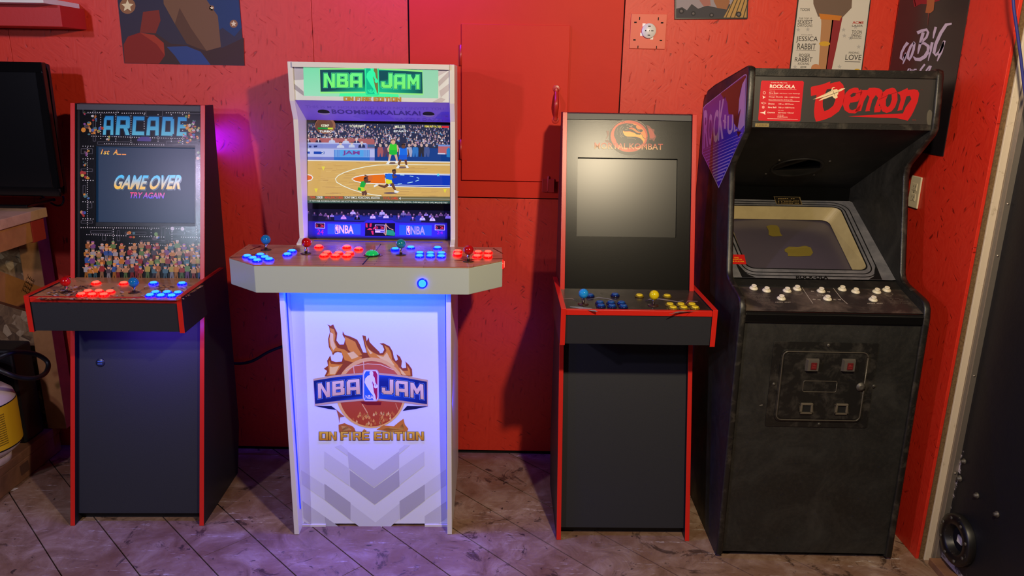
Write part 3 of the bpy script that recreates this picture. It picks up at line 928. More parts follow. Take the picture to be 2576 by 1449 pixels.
# ================================================================ arcade controls
def emis(name, base, e, s, rough=0.25):
    return mat(name, base, rough, emit=e, es=s)
BTN = {
    'red': (mat('red_lit_rim', (150, 8, 8), 0.2, emit=(255, 0, 0), es=4.5), mat('red_lit_cap', (230, 20, 16), 0.2, emit=(255, 92, 74), es=1.7)),
    'blue': (mat('blue_lit_rim', (6, 12, 150), 0.2, emit=(0, 6, 255), es=9.0), mat('blue_lit_cap', (20, 60, 230), 0.2, emit=(50, 150, 255), es=2.0)),
    'dblue': (mat('blue_clear_rim', (6, 20, 78), 0.12, spec=0.7), mat('blue_cap', (10, 74, 150), 0.25)),
    'yellow': (mat('yellow_clear_rim', (112, 92, 14), 0.12, spec=0.7), mat('yellow_cap', (226, 200, 40), 0.25)),
    'white': (mat('cream_rim', (222, 214, 190), 0.35), mat('cream_cap', (230, 222, 200), 0.35)),
}
_bm = {}
def button(fr, root, p, n, col, r=0.0165, label=None):
    """round push button: rim with a cap standing in it; p on the panel, n its normal"""
    key = (col, r)
    if key not in _bm:
        if col == 'white':
            a = MB().lathe((0, 0, 0), (0, 0, 1), [(0, r * 1.06), (0.002, r * 1.08), (0.006, r * 0.82), (0.007, r * 0.70)], 24)
            b = MB().lathe((0, 0, 0.005), (0, 0, 1), [(0, r * 0.62), (0.008, r * 0.62), (0.009, r * 0.57), (0.0082, r * 0.45), (0.008, 0.0)], 24)
        else:
            a = MB().lathe((0, 0, 0), (0, 0, 1), [(0, r), (0.002, r * 1.02), (0.0052, r * 0.94), (0.0058, r * 0.82), (0.004, r * 0.74)], 24)
            b = MB().lathe((0, 0, 0.003), (0, 0, 1), [(0, r * 0.72), (0.0055, r * 0.72), (0.0066, r * 0.66), (0.0058, r * 0.4), (0.0055, 0.0)], 24)
        ao, bo = a.build('button', BTN[col][0]), b.build('cap', BTN[col][1])
        _bm[key] = (ao.data, bo.data)
        bpy.data.objects.remove(ao); bpy.data.objects.remove(bo)
    o = bpy.data.objects.new('button', _bm[key][0]); COL.objects.link(o)
    o.parent = root
    o.location = Vector(p) + Vector(n).normalized() * 0.0004
    o.rotation_euler = Vector(n).to_track_quat('Z', 'Y').to_euler()
    c = bpy.data.objects.new('cap', _bm[key][1]); COL.objects.link(c)
    c.parent = o
    if label: o['label'] = label
    return o
m_ballr = mat('red_ball', (176, 10, 14), 0.12, spec=0.6)
m_ballb = mat('blue_ball', (18, 112, 170), 0.12, spec=0.6)
m_ballb2 = mat('sky_blue_ball', (30, 142, 220), 0.12, spec=0.6)
m_ballt = mat('teal_ball', (20, 124, 140), 0.12, spec=0.6)
m_bally = mat('yellow_ball', (214, 190, 14), 0.12, spec=0.6)
m_washer = mat('joystick_washer', (60, 36, 30), 0.3)
def joystick(root, base, tip, m, label):
    """ball-top stick from its washer on the deck to the ball centre"""
    e = bpy.data.objects.new('joystick', None); COL.objects.link(e)
    e.empty_display_size = 0.05
    e.parent = root
    e.location = base
    e['label'] = label
    d = Vector(tip) - Vector(base)
    MB().lathe((0, 0, 0.0004), (0, 0, 1), [(0, 0.0195), (0.0015, 0.019), (0.0022, 0.012)], 24).build('dust_washer', m_washer, e)
    MB().lathe((0, 0, 0.001), d, [(0, 0.0052), (0.02, 0.0052), (0.022, 0.0042), (d.length - 0.01, 0.0042)], 14).build('shaft', m_chrome, e)
    MB().sphere(d, 0.0175).build('ball', m, e)
    return e

# ================================================================ the two slim cabinets with red edging
UW, UT, SL = 0.507, 0.016, 0.257      # width, board thickness, lean of the front (y per z)
DKZ = 0.925
m_bezel = mat('black_vinyl_panel', (13, 12, 11), 0.27, spec=0.3, bump=(420, 0.05))
m_panel = mat('charcoal_panel', (38, 39, 44), 0.5, spec=0.4, bump=(300, 0.1))
m_toprail = mat('grey_black_rail', (52, 54, 58), 0.45)
def slim_cabinet(fr, name, label, scr, m_screen, m_bez):
    e = fr.empty(name)
    tag(e, label, 'arcade cabinet')
    prof = [(0, 0.0006), (SL * 1.57, 1.57), (0.49, 1.57), (0.468, 0.2), (0.405, 0.0006)]
    for x0 in (0, UW - UT):
        s_ = MB().yz(prof, x0, x0 + UT).build('side_panel', m_black, e, 0.001)
        # red edge molding down the slanted front edge
        MB().yz([(-0.0025, 0.0008), (SL * 1.57 - 0.0025, 1.5715), (SL * 1.57 + 0.0005, 1.5715), (0.0005, 0.0008)], x0 - 0.0004, x0 + UT + 0.0004).build('edge_molding', m_redtrim, s_, 0.0008)
    a, b = UT + 0.0004, UW - UT - 0.0004
    def slab(z0, z1, d0, d1, x0=a, x1=b):
        return [(SL * z0 + d0, z0), (SL * z1 + d0, z1), (SL * z1 + d1, z1), (SL * z0 + d1, z0)]
    sx0, sx1, sz0, sz1 = scr
    bz = MB()
    for (x0, x1, z0, z1) in ((a, sx0, DKZ - 0.02, 1.545), (sx1, b, DKZ - 0.02, 1.545), (sx0, sx1, sz1, 1.545), (sx0, sx1, DKZ - 0.02, sz0)):
        bz.yz(slab(z0, z1, 0.012, 0.018), x0, x1)
    bz.build('bezel', m_bez, e)
    MB().yz(slab(sz0 - 0.01, sz1 + 0.01, 0.026, 0.03), sx0 - 0.01, sx1 + 0.01).build('screen', m_screen, e)
    MB().yz(slab(1.5465, 1.568, 0.010, 0.03), a, b).build('top_rail', m_toprail, e, 0.001)
    MB().box(a, SL * 1.57 + 0.03, 1.554, b, 0.488, 1.569).build('top_panel', m_black, e)
    MB().yz(slab(0.034, 0.80, 0.022, 0.034), a, b).build('lower_panel', m_panel, e, 0.001)
    MB().yz([(0.06, 0.0008), (0.06, 0.05), (0.075, 0.05), (0.075, 0.0008)], a, b).build('kick_board', m_blackin, e)
    MB().yz([(0.455, 0.2), (0.477, 1.55), (0.47, 1.55), (0.448, 0.2)], a, b).build('back_panel', m_blackin, e)
    # control deck, wider than the body
    d = bpy.data.objects.new('control_deck', None); COL.objects.link(d); d.parent = e; d.empty_display_size = 0.05
    o0, o1 = -0.0172, UW + 0.0172
    fy, by, z0, z1 = -0.030, 0.400, 0.798, DKZ + 0.004
    for x0, x1 in ((o0, -0.0006), (UW + 0.0006, o1)):
        MB().yz([(fy, z0), (fy + 0.0, z1), (by, z1), (by - 0.03, z0)], x0, x1).build('side_board', m_black, d, 0.001)
        tm = MB().yz([(fy - 0.0025, z0), (fy - 0.0025, z1 + 0.0025), (by, z1 + 0.0025), (by, z1 + 0.0004), (fy - 0.0004, z1 + 0.0004), (fy - 0.0004, z0)], x0 - 0.0004, x1 + 0.0004)
        tm.build('edge_molding', m_redtrim, d, 0.0006)
    fb = MB().box(-0.0004, fy + 0.004, z0 + 0.003, UW + 0.0004, fy + 0.018, DKZ - 0.0185)
    fb.build('front_board', m_panel, d, 0.001)
    MB().box(-0.0004, fy + 0.001, DKZ - 0.018, UW + 0.0004, fy + 0.016, DKZ + 0.001).build('front_molding', m_redtrim, d, 0.001)
    # deck board narrows where it meets the slanted body
    m_deck = DECKM[name]
    yb0, ybk = SL * DKZ - 0.004, SL * DKZ + 0.011
    MB().xy([(-0.0003, fy + 0.0165), (UW + 0.0003, fy + 0.0165), (UW + 0.0003, yb0), (UW - UT - 0.001, yb0), (UW - UT - 0.001, ybk), (UT + 0.001, ybk), (UT + 0.001, yb0), (-0.0003, yb0)], DKZ - 0.016, DKZ).build('deck_board', m_deck, d)
    MB().box(-0.0004, fy + 0.02, z0 + 0.002, UW + 0.0004, 0.19, z0 + 0.014).build('deck_bottom', m_blackin, d)
    return e, d
def deck_mat(name, c0, c1, c2, scale):
    m = bpy.data.materials.new(name)
    m.use_nodes = True
    t = NT(m)
    v = t.coord((1, 1.4, 1))
    n1 = t.noise(v, scale, 6, 0.75, 1.0)
    n2 = t.noise(v, scale * 2.3, 4, 0.7, 2.0)
    col = t.mix(t.ramp(n1, [(0.44, 0.0), (0.54, 1.0)]), c0, c1)
    col = t.mix(t.ramp(n2, [(0.60, 0.0), (0.66, 0.9)]), col, c2)
    t.link(col, t.b.inputs['Base Color'])
    t.b.inputs['Roughness'].default_value = 0.22
    return m
DECKM = {'crowd_art_arcade_cabinet': deck_mat('collage_deck', lin((190, 140, 94)), lin((170, 118, 74)), lin((206, 160, 118)), 7),
         'dragon_arcade_cabinet': deck_mat('dark_deck', lin((56, 45, 36)), lin((42, 34, 28)), lin((76, 62, 50)), 5)}
# ---------------------------------------------------------------- left cabinet
A = Fr(-1.684, 2.525, 1.8)
FN = (0, -1, SL)
m_scrA = mat('dark_lcd', (10, 13, 18), 0.30, spec=0.3, emit=(22, 50, 82), es=0.6)
ea, da = slim_cabinet(A, 'crowd_art_arcade_cabinet', 'slim black arcade cabinet, red edged, with crowd artwork and GAME OVER on its screen',
                      (0.087, 0.464, 1.130, 1.412), m_scrA, m_bezel)
pa = Print(A, (0, 0.012, 0), FN, 0.0005)
k = 370 / 1166.0
X = lambda x, y: (190 + x * k, 260 + y * k)
for r_ in ((34, 40, 1030, 335), (34, 335, 160, 975), (952, 335, 1030, 975), (34, 975, 1030, 1400)):
    pa.poly([X(r_[0], r_[1]), X(r_[2], r_[1]), X(r_[2], r_[3]), X(r_[0], r_[3])], (8, 8, 10), 0)
random.seed(11)
inscr = lambda x, y: 150 < x < 955 and 330 < y < 985
# maze bars
def bar(x0, y0, x1, y1):
    if inscr((x0 + x1) / 2, (y0 + y1) / 2): return
    w = 7
    for (a_, b_, c_, d_) in ((x0, y0, x1, y0), (x0, y1, x1, y1), (x0, y0, x0, y1), (x1, y0, x1, y1)):
        pa.line([X(a_, b_), X(c_, d_)], 1.3, (92, 92, 102), 1)
for r in ((60, 48, 330, 78), (560, 55, 690, 105), (820, 60, 1010, 80), (175, 305, 450, 325), (500, 315, 700, 330), (720, 300, 975, 330), (120, 1010, 290, 1030), (215, 1030, 240, 1085), (330, 1010, 352, 1090), (395, 1020, 560, 1040), (520, 1085, 740, 1100), (680, 980, 710, 1090), (745, 1020, 865, 1035), (45, 360, 135, 400), (45, 520, 135, 540), (60, 650, 80, 720), (100, 790, 130, 830), (45, 930, 135, 950), (965, 470, 1020, 490), (990, 630, 1015, 710), (965, 950, 1015, 960), (880, 1010, 1000, 1020), (140, 60, 160, 300), (1000, 90, 1020, 300)):
    bar(*r)
# dotted paths
def dots(x0, y0, x1, y1, s=17.5):
    n = int(max(abs(x1 - x0), abs(y1 - y0)) / s)
    for i in range(n + 1):
        x = x0 + (x1 - x0) * i / max(n, 1); y = y0 + (y1 - y0) * i / max(n, 1)
        if inscr(x, y): continue
        q = X(x, y)
        pa.ell(q[0], q[1], 1.25, 1.25, (236, 236, 240), 2, 6)
for r in ((100, 72, 340, 72), (370, 78, 550, 78), (720, 75, 900, 75), (200, 92, 200, 280), (320, 90, 320, 300), (440, 100, 440, 310), (545, 90, 545, 200), (655, 90, 655, 300), (760, 90, 760, 300), (850, 90, 850, 320), (60, 340, 140, 340), (130, 260, 860, 280), (230, 320, 700, 330), (45, 985, 660, 990), (95, 350, 95, 980), (60, 440, 140, 440), (60, 610, 140, 612), (60, 780, 140, 782), (60, 915, 140, 917), (965, 510, 1020, 510), (980, 520, 980, 760), (960, 760, 1010, 760), (300, 1000, 300, 1110), (90, 1040, 400, 1050), (510, 1055, 700, 1060), (430, 1110, 780, 1130), (600, 1000, 600, 1050), (720, 990, 840, 995), (765, 1000, 765, 1130), (960, 980, 960, 1080), (840, 1060, 1000, 1065)):
    dots(*r)
pa.ell(*X(768, 993), 4.6, 4.6, (214, 205, 220), 2); pa.ell(*X(848, 995), 4.6, 4.6, (214, 205, 220), 2)
# lettering
def lq(x0, x1, y0=102, y1=250, sl=0.012):
    return (X(x0, y1 + (x0 - 225) * sl), X(x1, y1 + (x1 - 225) * sl), X(x1 + 2, y0 + (x1 - 225) * sl), X(x0 + 12, y0 + (x0 - 225) * sl))
Q = [lq(218, 300), lq(318, 430), lq(448, 545), lq(562, 660), lq(680, 780), lq(802, 880)]
pa.glyphs('ARCADE', Q, (14, 50, 84), 3, 0.07)
pa.glyphs('ARCADE', Q, (104, 214, 240), 4, 0.0, (38, 150, 222))
# generic colourful sprites in clusters around the lettering and down the sides
PAL = [(196, 120, 60), (214, 160, 110), (180, 60, 60), (70, 110, 190), (210, 190, 90), (120, 160, 90), (200, 196, 200), (150, 90, 160), (90, 80, 90), (230, 150, 60), (84, 130, 140)]
def blob(cx, cy, r, l):
    for j in range(6):
        q = X(cx + random.uniform(-r, r) * 0.7, cy + random.uniform(-r, r) * 0.8)
        w = r * k * random.uniform(0.25, 0.5)
        pa.ell(q[0], q[1], w, w * random.uniform(0.6, 1.2), random.choice(PAL), l + j % 4, 7)
for cx, cy, r in ((90, 180, 40), (110, 220, 34), (160, 215, 34), (205, 215, 30), (150, 120, 26), (72, 78, 16), (890, 100, 20), (935, 150, 24), (890, 195, 32), (940, 200, 30), (985, 215, 28), (920, 250, 28), (870, 265, 22), (830, 305, 18), (898, 305, 26), (965, 280, 20), (1000, 85, 22), (255, 280, 22), (90, 395, 22), (80, 475, 22), (75, 575, 36), (92, 745, 32), (60, 870, 28), (985, 410, 34), (985, 595, 16), (1000, 745, 18), (440, 1045, 40), (640, 1050, 32)):
    blob(cx, cy, r, 4)
pa.poly([X(490, 285), X(520, 265), X(580, 265), X(603, 285), X(598, 302), X(492, 300)], (86, 72, 150), 5)
# crowd along the bottom: simple made-up figures
random.seed(23)
for row, (yb, n, h) in enumerate(((1190, 17, 92), (1250, 19, 100), (1320, 20, 112), (1388, 21, 118))):
    for i in range(n):
        cx = 60 + (i + 0.5 + random.uniform(-.3, .3)) * (940 / n)
        if row == 0 and 330 < cx < 800 and random.random() < 0.35: continue
        hh = h * random.uniform(0.8, 1.15)
        top = yb - hh
        b_, t_ = (tuple(c * .8 for c in random.choice(PAL)) for _ in (0, 1))
        l = 5 + row * 5
        w = 20
        pa.poly([X(cx - w * .8, yb), X(cx - w * .6, yb - hh * .45), X(cx + w * .6, yb - hh * .45), X(cx + w * .8, yb), X(cx + 4, yb), X(cx, yb - hh * .25), X(cx - 4, yb)], tuple(c * .75 for c in b_), l)
        pa.poly([X(cx - w, yb - hh * .42), X(cx - w * 1.15, yb - hh * .7), X(cx - w * .4, yb - hh * .78), X(cx + w * .4, yb - hh * .78), X(cx + w * 1.15, yb - hh * .7), X(cx + w, yb - hh * .42)], t_, l + 1)
        s_ = random.choice((-1, 1))
        pa.line([X(cx + s_ * w, yb - hh * .7), X(cx + s_ * w * 1.5, yb - hh * random.uniform(.4, .95))], 2.6, (206, 150, 110), l + 2)
        q = X(cx, yb - hh * .87)
        pa.ell(q[0], q[1], 3.8, 4.4, (210, 160, 124), l + 3, 8)
        pa.poly([X(cx - 13, yb - hh * .9), X(cx - 11, yb - hh), X(cx + 11, yb - hh), X(cx + 13, yb - hh * .9)], random.choice(PAL), l + 4)
pa.build('maze_artwork', ea, PRG)
# screen lettering
ps = Print(A, (0, 0.026, 0), FN, 0.0006)
ps.text('GAME', X(296, 680), X(556, 684), X(322, 566), (250, 190, 60), 2, 0.03, 0.1, (60, 190, 250))
ps.text('OVER', X(578, 684), X(828, 680), X(604, 570), (250, 190, 60), 2, 0.03, 0.1, (60, 190, 250))
ps.text('GAME', X(304, 690), X(564, 694), X(330, 576), (64, 84, 104), 1, 0.03, 0.1)
ps.text('OVER', X(586, 694), X(836, 690), X(612, 580), (64, 84, 104), 1, 0.03, 0.1)
ps.build('game_over_lettering', ea, PRS)
ps = Print(A, (0, 0.026, 0), FN, 0.0006)
ps.text('TRY AGAIN', X(428, 752), X(702, 756), X(434, 704), (70, 70, 250), 2, 0.02, 0.1, (250, 60, 110))
ps.build('try_again_lettering', ea, PRS)
ps = Print(A, (0, 0.026, 0), FN, 0.0006)
ps.text('1st', X(200, 404), X(268, 406), X(206, 364), (250, 200, 70), 2, 0.01, 0.15, (240, 120, 60))
ps.text('A', X(298, 406), X(334, 407), X(304, 366), (250, 190, 70), 2, 0.02, 0.15, (240, 120, 60))
ps.line([X(334, 404), X(364, 405)], 2.2, (250, 150, 70), 2); ps.line([X(370, 405), X(402, 406)], 2.2, (250, 150, 70), 2)
ps.build('score_lettering', ea, PRS)
# deck
def on_deck(fr, x, y, h=0.0):
    return fr.pl(x, y, (0, 0, DKZ + h), (0, 0, 1)) - Vector((0, 0, h))
k2 = 500 / 2576.0
Y = lambda x, y: (60 + x * k2, 680 + y * k2)
for q in ((935, 155), (1295, 160), (830, 265), (970, 265), (1115, 270), (745, 305), (885, 310), (1035, 310)):
    button(A, ea, on_deck(A, *Y(*q), 0.006), (0, 0, 1), 'red')
for q in ((1680, 160), (2050, 165), (1705, 280), (1855, 280), (1995, 285), (1635, 318), (1775, 322), (1915, 325)):
    button(A, ea, on_deck(A, *Y(*q), 0.006), (0, 0, 1), 'blue')
def stick(fr, root, ball, m, base, label):
    b = on_deck(fr, *base)
    t = fr.pl(ball[0], ball[1], b, (0, 1, 0))
    return joystick(root, b, t, m, label)
stick(A, ea, Y(537, 145), m_ballr, Y(553, 288), 'red ball-top joystick')
stick(A, ea, Y(1420, 155), m_ballb, Y(1428, 290), 'blue ball-top joystick')
# collage print on the deck: random paper-like scraps
pdk = Print(A, (0, 0, DKZ), (0, 0, 1), 0.0003, 0.00006)
pdk.poly([Y(150, 372), Y(1990, 392), Y(2330, 200), Y(620, 150)], (186, 134, 88), 0)
random.seed(3)
for i in range(620):
    u, v_ = random.random(), random.random()
    x = 150 + u * 2150; y = 190 + v_ * 190
    if abs(x - 1250) < 420 and y < 330 and random.random() < 0.8: continue
    if x < 700 - 1.0 * (y - 130) * 2.4 + 60 and x < 300 + (380 - y) * 0.0 - 0: pass
    xl = 130 + (380 - y) * 2.0
    xr = 2020 + (400 - y) * 1.6
    if not xl < x < xr: continue
    c = random.choice([(70, 52, 58), (88, 66, 70), (130, 104, 108), (196, 176, 184), (110, 74, 58), (64, 50, 64), (214, 190, 184), (86, 64, 80), (150, 96, 60)])
    w, h = random.uniform(8, 34), random.uniform(3, 8)
    s_ = random.uniform(-.3, .3)
    pdk.poly([Y(x - w, y - h * .5 + w * s_), Y(x + w * .4, y - h - w * s_ * .4), Y(x + w, y + h * .3 - w * s_), Y(x - w * .3, y + h)], c, 1 + i % 8)
pdk.build('collage_artwork', da, PR)
# round emblem on the lower panel
c = A.pl(253, 912, (0, 0.022, 0), FN)
eb = MB().lathe(c, FN, [(0.0002, 0.0165), (0.003, 0.0165), (0.0042, 0.015), (0.0042, 0.0)], 28).build('round_emblem', mat('dark_emblem', (26, 30, 44), 0.35), ea)
q = MB()
for dz in (-0.0045, 0.0045):
    cc = c + Vector(FN).normalized() * 0.0044
    q.box(cc.x - 0.009, cc.y - 0.0006 + SL * dz, cc.z + dz - 0.0018, cc.x + 0.009, cc.y + SL * dz, cc.z + dz + 0.0018)
q.build('emblem_mark', mat('emblem_blue', (70, 110, 170), 0.4), eb)
# made-up strip and lamp behind the cabinet, added to tint the wall magenta
MB().box(UW - 0.05, 0.490, 1.35, UW - 0.03, 0.495, 1.49).build('added_back_strip', mat('added_strip_blue', (20, 30, 200), 0.4, emit=(0, 10, 255), es=4), ea)
light('added_back_glow', 'AREA', (UW - 0.03, 0.505, 1.42), (0.05, 0.0, 1.0), 1.9, 0.26, aim=(UW + 0.40, 0.64, 1.46), size_y=0.10, parent=ea)
lo = light('deck_underglow', 'AREA', (0.33, 0.02, 0.792), (0.14, 0.06, 1.0), 2.2, 0.34, aim=(0.33, 0.10, 0.3), size_y=0.02, parent=ea)

# ---------------------------------------------------------------- dragon cabinet
M = Fr(0.187, 2.49, 1.0)
m_scrM = mat('matt_grey_lcd', (22, 21, 19), 0.31, spec=0.5)
em, dm = slim_cabinet(M, 'dragon_arcade_cabinet', 'slim black arcade cabinet, red edged, with dragon emblem and blank grey screen',
                      (0.060, 0.440, 1.117, 1.407), m_scrM, m_bezel)
pm = Print(M, (0, 0.012, 0), FN, 0.0005)
k = 220 / 2576.0
X = lambda x, y: (1480 + x * k, 280 + y * k)
L_ = lambda pts: [X(x, y) for x, y in pts]
# smoke and flame beside the ring
pm.poly(L_([(1700, 400), (1800, 440), (1880, 520), (1950, 540), (1935, 640), (2000, 740), (1960, 830), (1930, 900), (1880, 830), (1800, 850), (1740, 700), (1760, 560)]), (124, 42, 30), 0)
pm.poly(L_([(1765, 490), (1850, 520), (1930, 640), (1960, 760), (1880, 800), (1800, 780), (1770, 620)]), (176, 60, 40), 1)
pm.poly(L_([(530, 570), (610, 580), (600, 700), (560, 790), (500, 830), (560, 720), (540, 640)]), (120, 62, 46), 0)
pm.poly(L_([(490, 860), (560, 830), (640, 900), (600, 920), (520, 900)]), (120, 62, 46), 0)
# dark ring with light rim
ring_o = [(1205 + 600 * math.cos(a), 760 + 525 * math.sin(a)) for a in [i * 2 * math.pi / 40 for i in range(40)]]
pm.poly(L_(ring_o), (34, 28, 24), 2)
pm.line([X(1205 + 592 * math.cos(a), 755 + 520 * math.sin(a)) for a in [math.radians(d) for d in range(205, 330, 8)]], 1.6, (120, 100, 84), 3)
pm.line([X(1205 + 592 * math.cos(a), 690 + 510 * math.sin(a)) for a in [math.radians(d) for d in range(60, 120, 8)]], 1.4, (112, 92, 66), 3)
disc = [(1200 + 545 * math.cos(a), 735 + 465 * math.sin(a)) for a in [i * 2 * math.pi / 40 for i in range(40)]]
pm.poly(L_(disc), [lin((214, 78, 34)) if 10 <= i <= 30 else lin((196, 64, 34)) for i in range(40)], 4)
pm.poly(L_([(1200 + 500 * math.cos(math.radians(d)), 745 + 400 * math.sin(math.radians(d))) for d in range(-85, 40, 12)] + [(1400, 760), (1300, 450)]), (224, 128, 50), 5)
# yellow throat
pm.poly(L_([(1010, 560), (1060, 600), (1220, 600), (1350, 640), (1480, 690), (1600, 700), (1640, 850), (1620, 900), (1560, 800), (1440, 750), (1250, 750), (1110, 740), (1030, 680)]), (222, 176, 56), 6)
# dragon body, dark
pm.poly(L_([(1010, 375), (900, 405), (810, 490), (760, 600), (755, 720), (800, 820), (850, 960), (1000, 1060), (1250, 1080), (1450, 1040), (1620, 960), (1600, 870), (1520, 790), (1400, 755), (1150, 750), (1060, 705), (1015, 620), (1020, 560), (1060, 590), (1220, 585), (1330, 620), (1420, 680), (1520, 690), (1555, 640), (1480, 650), (1400, 590), (1320, 540), (1210, 530), (1190, 500), (1280, 470), (1380, 520), (1440, 580), (1520, 620), (1590, 600), (1605, 550), (1560, 535), (1480, 540), (1420, 500), (1400, 450), (1420, 420), (1340, 400), (1300, 370), (1200, 365), (1120, 350)]), (36, 28, 22), 7)
pm.poly(L_([(1215, 520), (1290, 505), (1380, 550), (1440, 600), (1500, 640), (1440, 640), (1380, 600), (1300, 545)]), (206, 120, 44), 8)
for pts, w in (([(1000, 430), (940, 500), (925, 600), (960, 700), (1040, 760)], 1.2), ([(1050, 460), (985, 540), (975, 620), (1010, 690)], 1.0), ([(860, 500), (840, 600), (850, 700)], 0.9), ([(1140, 785), (1280, 790), (1400, 830)], 1.1), ([(930, 720), (980, 770)], 1.6), ([(1110, 410), (1160, 395), (1180, 420)], 2.0), ([(1200, 430), (1250, 450), (1290, 440)], 2.6), ([(1260, 400), (1310, 420)], 2.0), ([(1130, 480), (1180, 500)], 2.4), ([(1080, 540), (1150, 540)], 1.4), ([(1430, 540), (1500, 580), (1520, 610)], 1.2)):
    pm.line(L_(pts), w, (150, 128, 104), 9)
pm.line(L_([(1000, 360), (980, 330), (1040, 310), (1070, 330)]), 0.9, (40, 26, 20), 8)
pm.line(L_([(1570, 680), (1610, 770), (1680, 820), (1740, 760)]), 0.9, (60, 24, 14), 8)
def word(w, x0, x1, y0, y1):
    pm.text(w, X(x0, y1), X(x1, y1 + (x1 - x0) * 0.022), X(x0 + 4, y0), (224, 178, 120), 10, 0.012, 0, (190, 66, 46))
word('MORTAL', 180, 1150, 920, 1105)
word('KOMBAT', 1205, 2190, 940, 1120)
pm.build('dragon_emblem', em, PR)
k2 = 460 / 2576.0
Y = lambda x, y: (1380 + x * k2, 670 + y * k2)
for q in ((585, 400), (938, 392), (722, 500), (880, 502), (1027, 505), (740, 545), (895, 550), (1055, 553)):
    button(M, em, on_deck(M, *Y(*q), 0.007), (0, 0, 1), 'dblue')
for q in ((1280, 402), (1670, 407), (1710, 527), (1865, 527), (2020, 527), (1755, 572), (1905, 572), (2065, 572)):
    button(M, em, on_deck(M, *Y(*q), 0.007), (0, 0, 1), 'yellow')
stick(M, em, Y(493, 383), m_ballb2, Y(487, 533), 'sky blue ball-top joystick')
stick(M, em, Y(1487, 405), m_bally, Y(1472, 552), 'yellow ball-top joystick')
pdk = Print(M, (0, 0, DKZ), (0, 0, 1), 0.0003, 0.00008)
for pts, w, c in (([(200, 460), (330, 455), (410, 500)], [4, 8, 2], (150, 134, 118)), ([(560, 465), (700, 440), (830, 455), (960, 490)], [3, 10, 12, 3], (130, 130, 130)), ([(300, 570), (450, 585), (600, 610), (690, 640)], [6, 30, 36, 6], (128, 140, 138)), ([(1360, 490), (1420, 465), (1560, 460), (1700, 480), (1820, 500), (1900, 485)], [2, 10, 12, 10, 8, 4], (150, 140, 134)), ([(1920, 540), (1960, 490), (2100, 495)], [3, 10, 4], (150, 130, 120)), ([(1700, 672), (1850, 640), (2000, 630), (2240, 625)], [4, 20, 26, 4], (130, 112, 104)), ([(1900, 640), (2000, 640), (1960, 660)], [4, 8, 3], (140, 40, 34))):
    pdk.line([Y(*p_) for p_ in pts], [v * k2 for v in w], c, 1)
pdk.build('deck_artwork', dm, PR)
# ================================================================ white four-player cabinet
N = Fr(-0.813, 2.492, 1.8)
NW, NT_ = 0.6, 0.018
en = N.empty('basketball_arcade_cabinet')
tag(en, 'white four-player basketball arcade cabinet with green lit marquee and wide wooden-look control deck', 'arcade cabinet')
prof = [(0, 0.0006), (0.015, 0.969), (0.285, 0.969), (0.285, 1.072), (0.335, 1.085), (0.345, 1.53), (0.31, 1.598), (0.31, 1.735), (0.55, 1.735), (0.57, 0.25), (0.57, 0.0006)]
for x0 in (0, NW - NT_):
    MB().yz(prof, x0, x0 + NT_).build('side_panel', m_white, en, 0.0015)
a, b = NT_ + 0.0004, NW - NT_ - 0.0004
FPY, FPT = 0.056, 0.092            # the front panel leans back a little under the deck
m_np = mat('white_vinyl', (230, 236, 234), 0.35)
MB().yz([(FPY, 0.012), (FPT, 0.968), (FPT + 0.014, 0.968), (FPY + 0.014, 0.012)], a, b).build('front_panel', m_np, en)
MB().box(a, FPY - 0.005, 0.0006, a + 0.09, FPY + 0.02, 0.010).build('foot_block', m_white, en)
MB().box(b - 0.09, FPY - 0.005, 0.0006, b, FPY + 0.02, 0.010).build('foot_block', m_white, en)
MB().box(a, 0.56, 0.02, b, 0.568, 1.1).build('back_panel', m_white, en)
MB().box(a, 0.30, 1.7165, b, 0.55, 1.7345).build('top_panel', m_white, en)
# control deck
dk = bpy.data.objects.new('control_deck', None); COL.objects.link(dk); dk.parent = en; dk.empty_display_size = 0.05
OUT = [(-0.18, 0.283), (-0.18, 0.065), (-0.062, -0.04), (0.664, -0.04), (0.78, 0.065), (0.78, 0.283)]
MB().xy(OUT, 0.970, 1.0635).build('deck_box', mat('cream_white_laminate', (182, 192, 186), 0.4), dk, 0.002)
m_nd = bpy.data.materials.new('printed_wood_deck')
m_nd.use_nodes = True
_t = NT(m_nd)
_v = _t.coord((3.0, 40, 1))
_n = _t.noise(_v, 1.6, 4, 0.6, 0.3)
_brk = _t.new('ShaderNodeTexBrick')
_brk.inputs['Scale'].default_value = 1.0
_brk.inputs['Brick Width'].default_value = 0.34
_brk.inputs['Row Height'].default_value = 0.026
_brk.inputs['Mortar Size'].default_value = 0.0012
_brk.inputs['Color1'].default_value = (*lin((186, 124, 96)), 1)
_brk.inputs['Color2'].default_value = (*lin((160, 98, 76)), 1)
_brk.inputs['Mortar'].default_value = (*lin((116, 66, 50)), 1)
_t.link(_t.coord(), _brk.inputs['Vector'])
_t.link(_t.mix(_t.ramp(_n, [(0.35, 0.0), (0.7, 0.6)]), _brk.outputs['Color'], lin((200, 142, 110))), _t.b.inputs['Base Color'])
_t.b.inputs['Roughness'].default_value = 0.2
MB().xy([(-0.18, 0.283), (-0.18, 0.065), (-0.062, -0.04), (0.664, -0.04), (0.78, 0.065), (0.78, 0.283)], 1.0640, 1.0672).build('deck_top', m_nd, dk)
MB().box(a, 0.2835, 1.055, b, 0.40, 1.0672).build('deck_rear', mat('printed_light_wood', (206, 154, 110), 0.22, noise=(14, 'a87850', 0.4, 0.7)), dk)
ND = (0, 0, 1.0672)
pn = Print(N, ND, (0, 0, 1), 0.0004)
k = 740 / 2576.0
Z = lambda x, y: (560 + x * k, 560 + y * k)
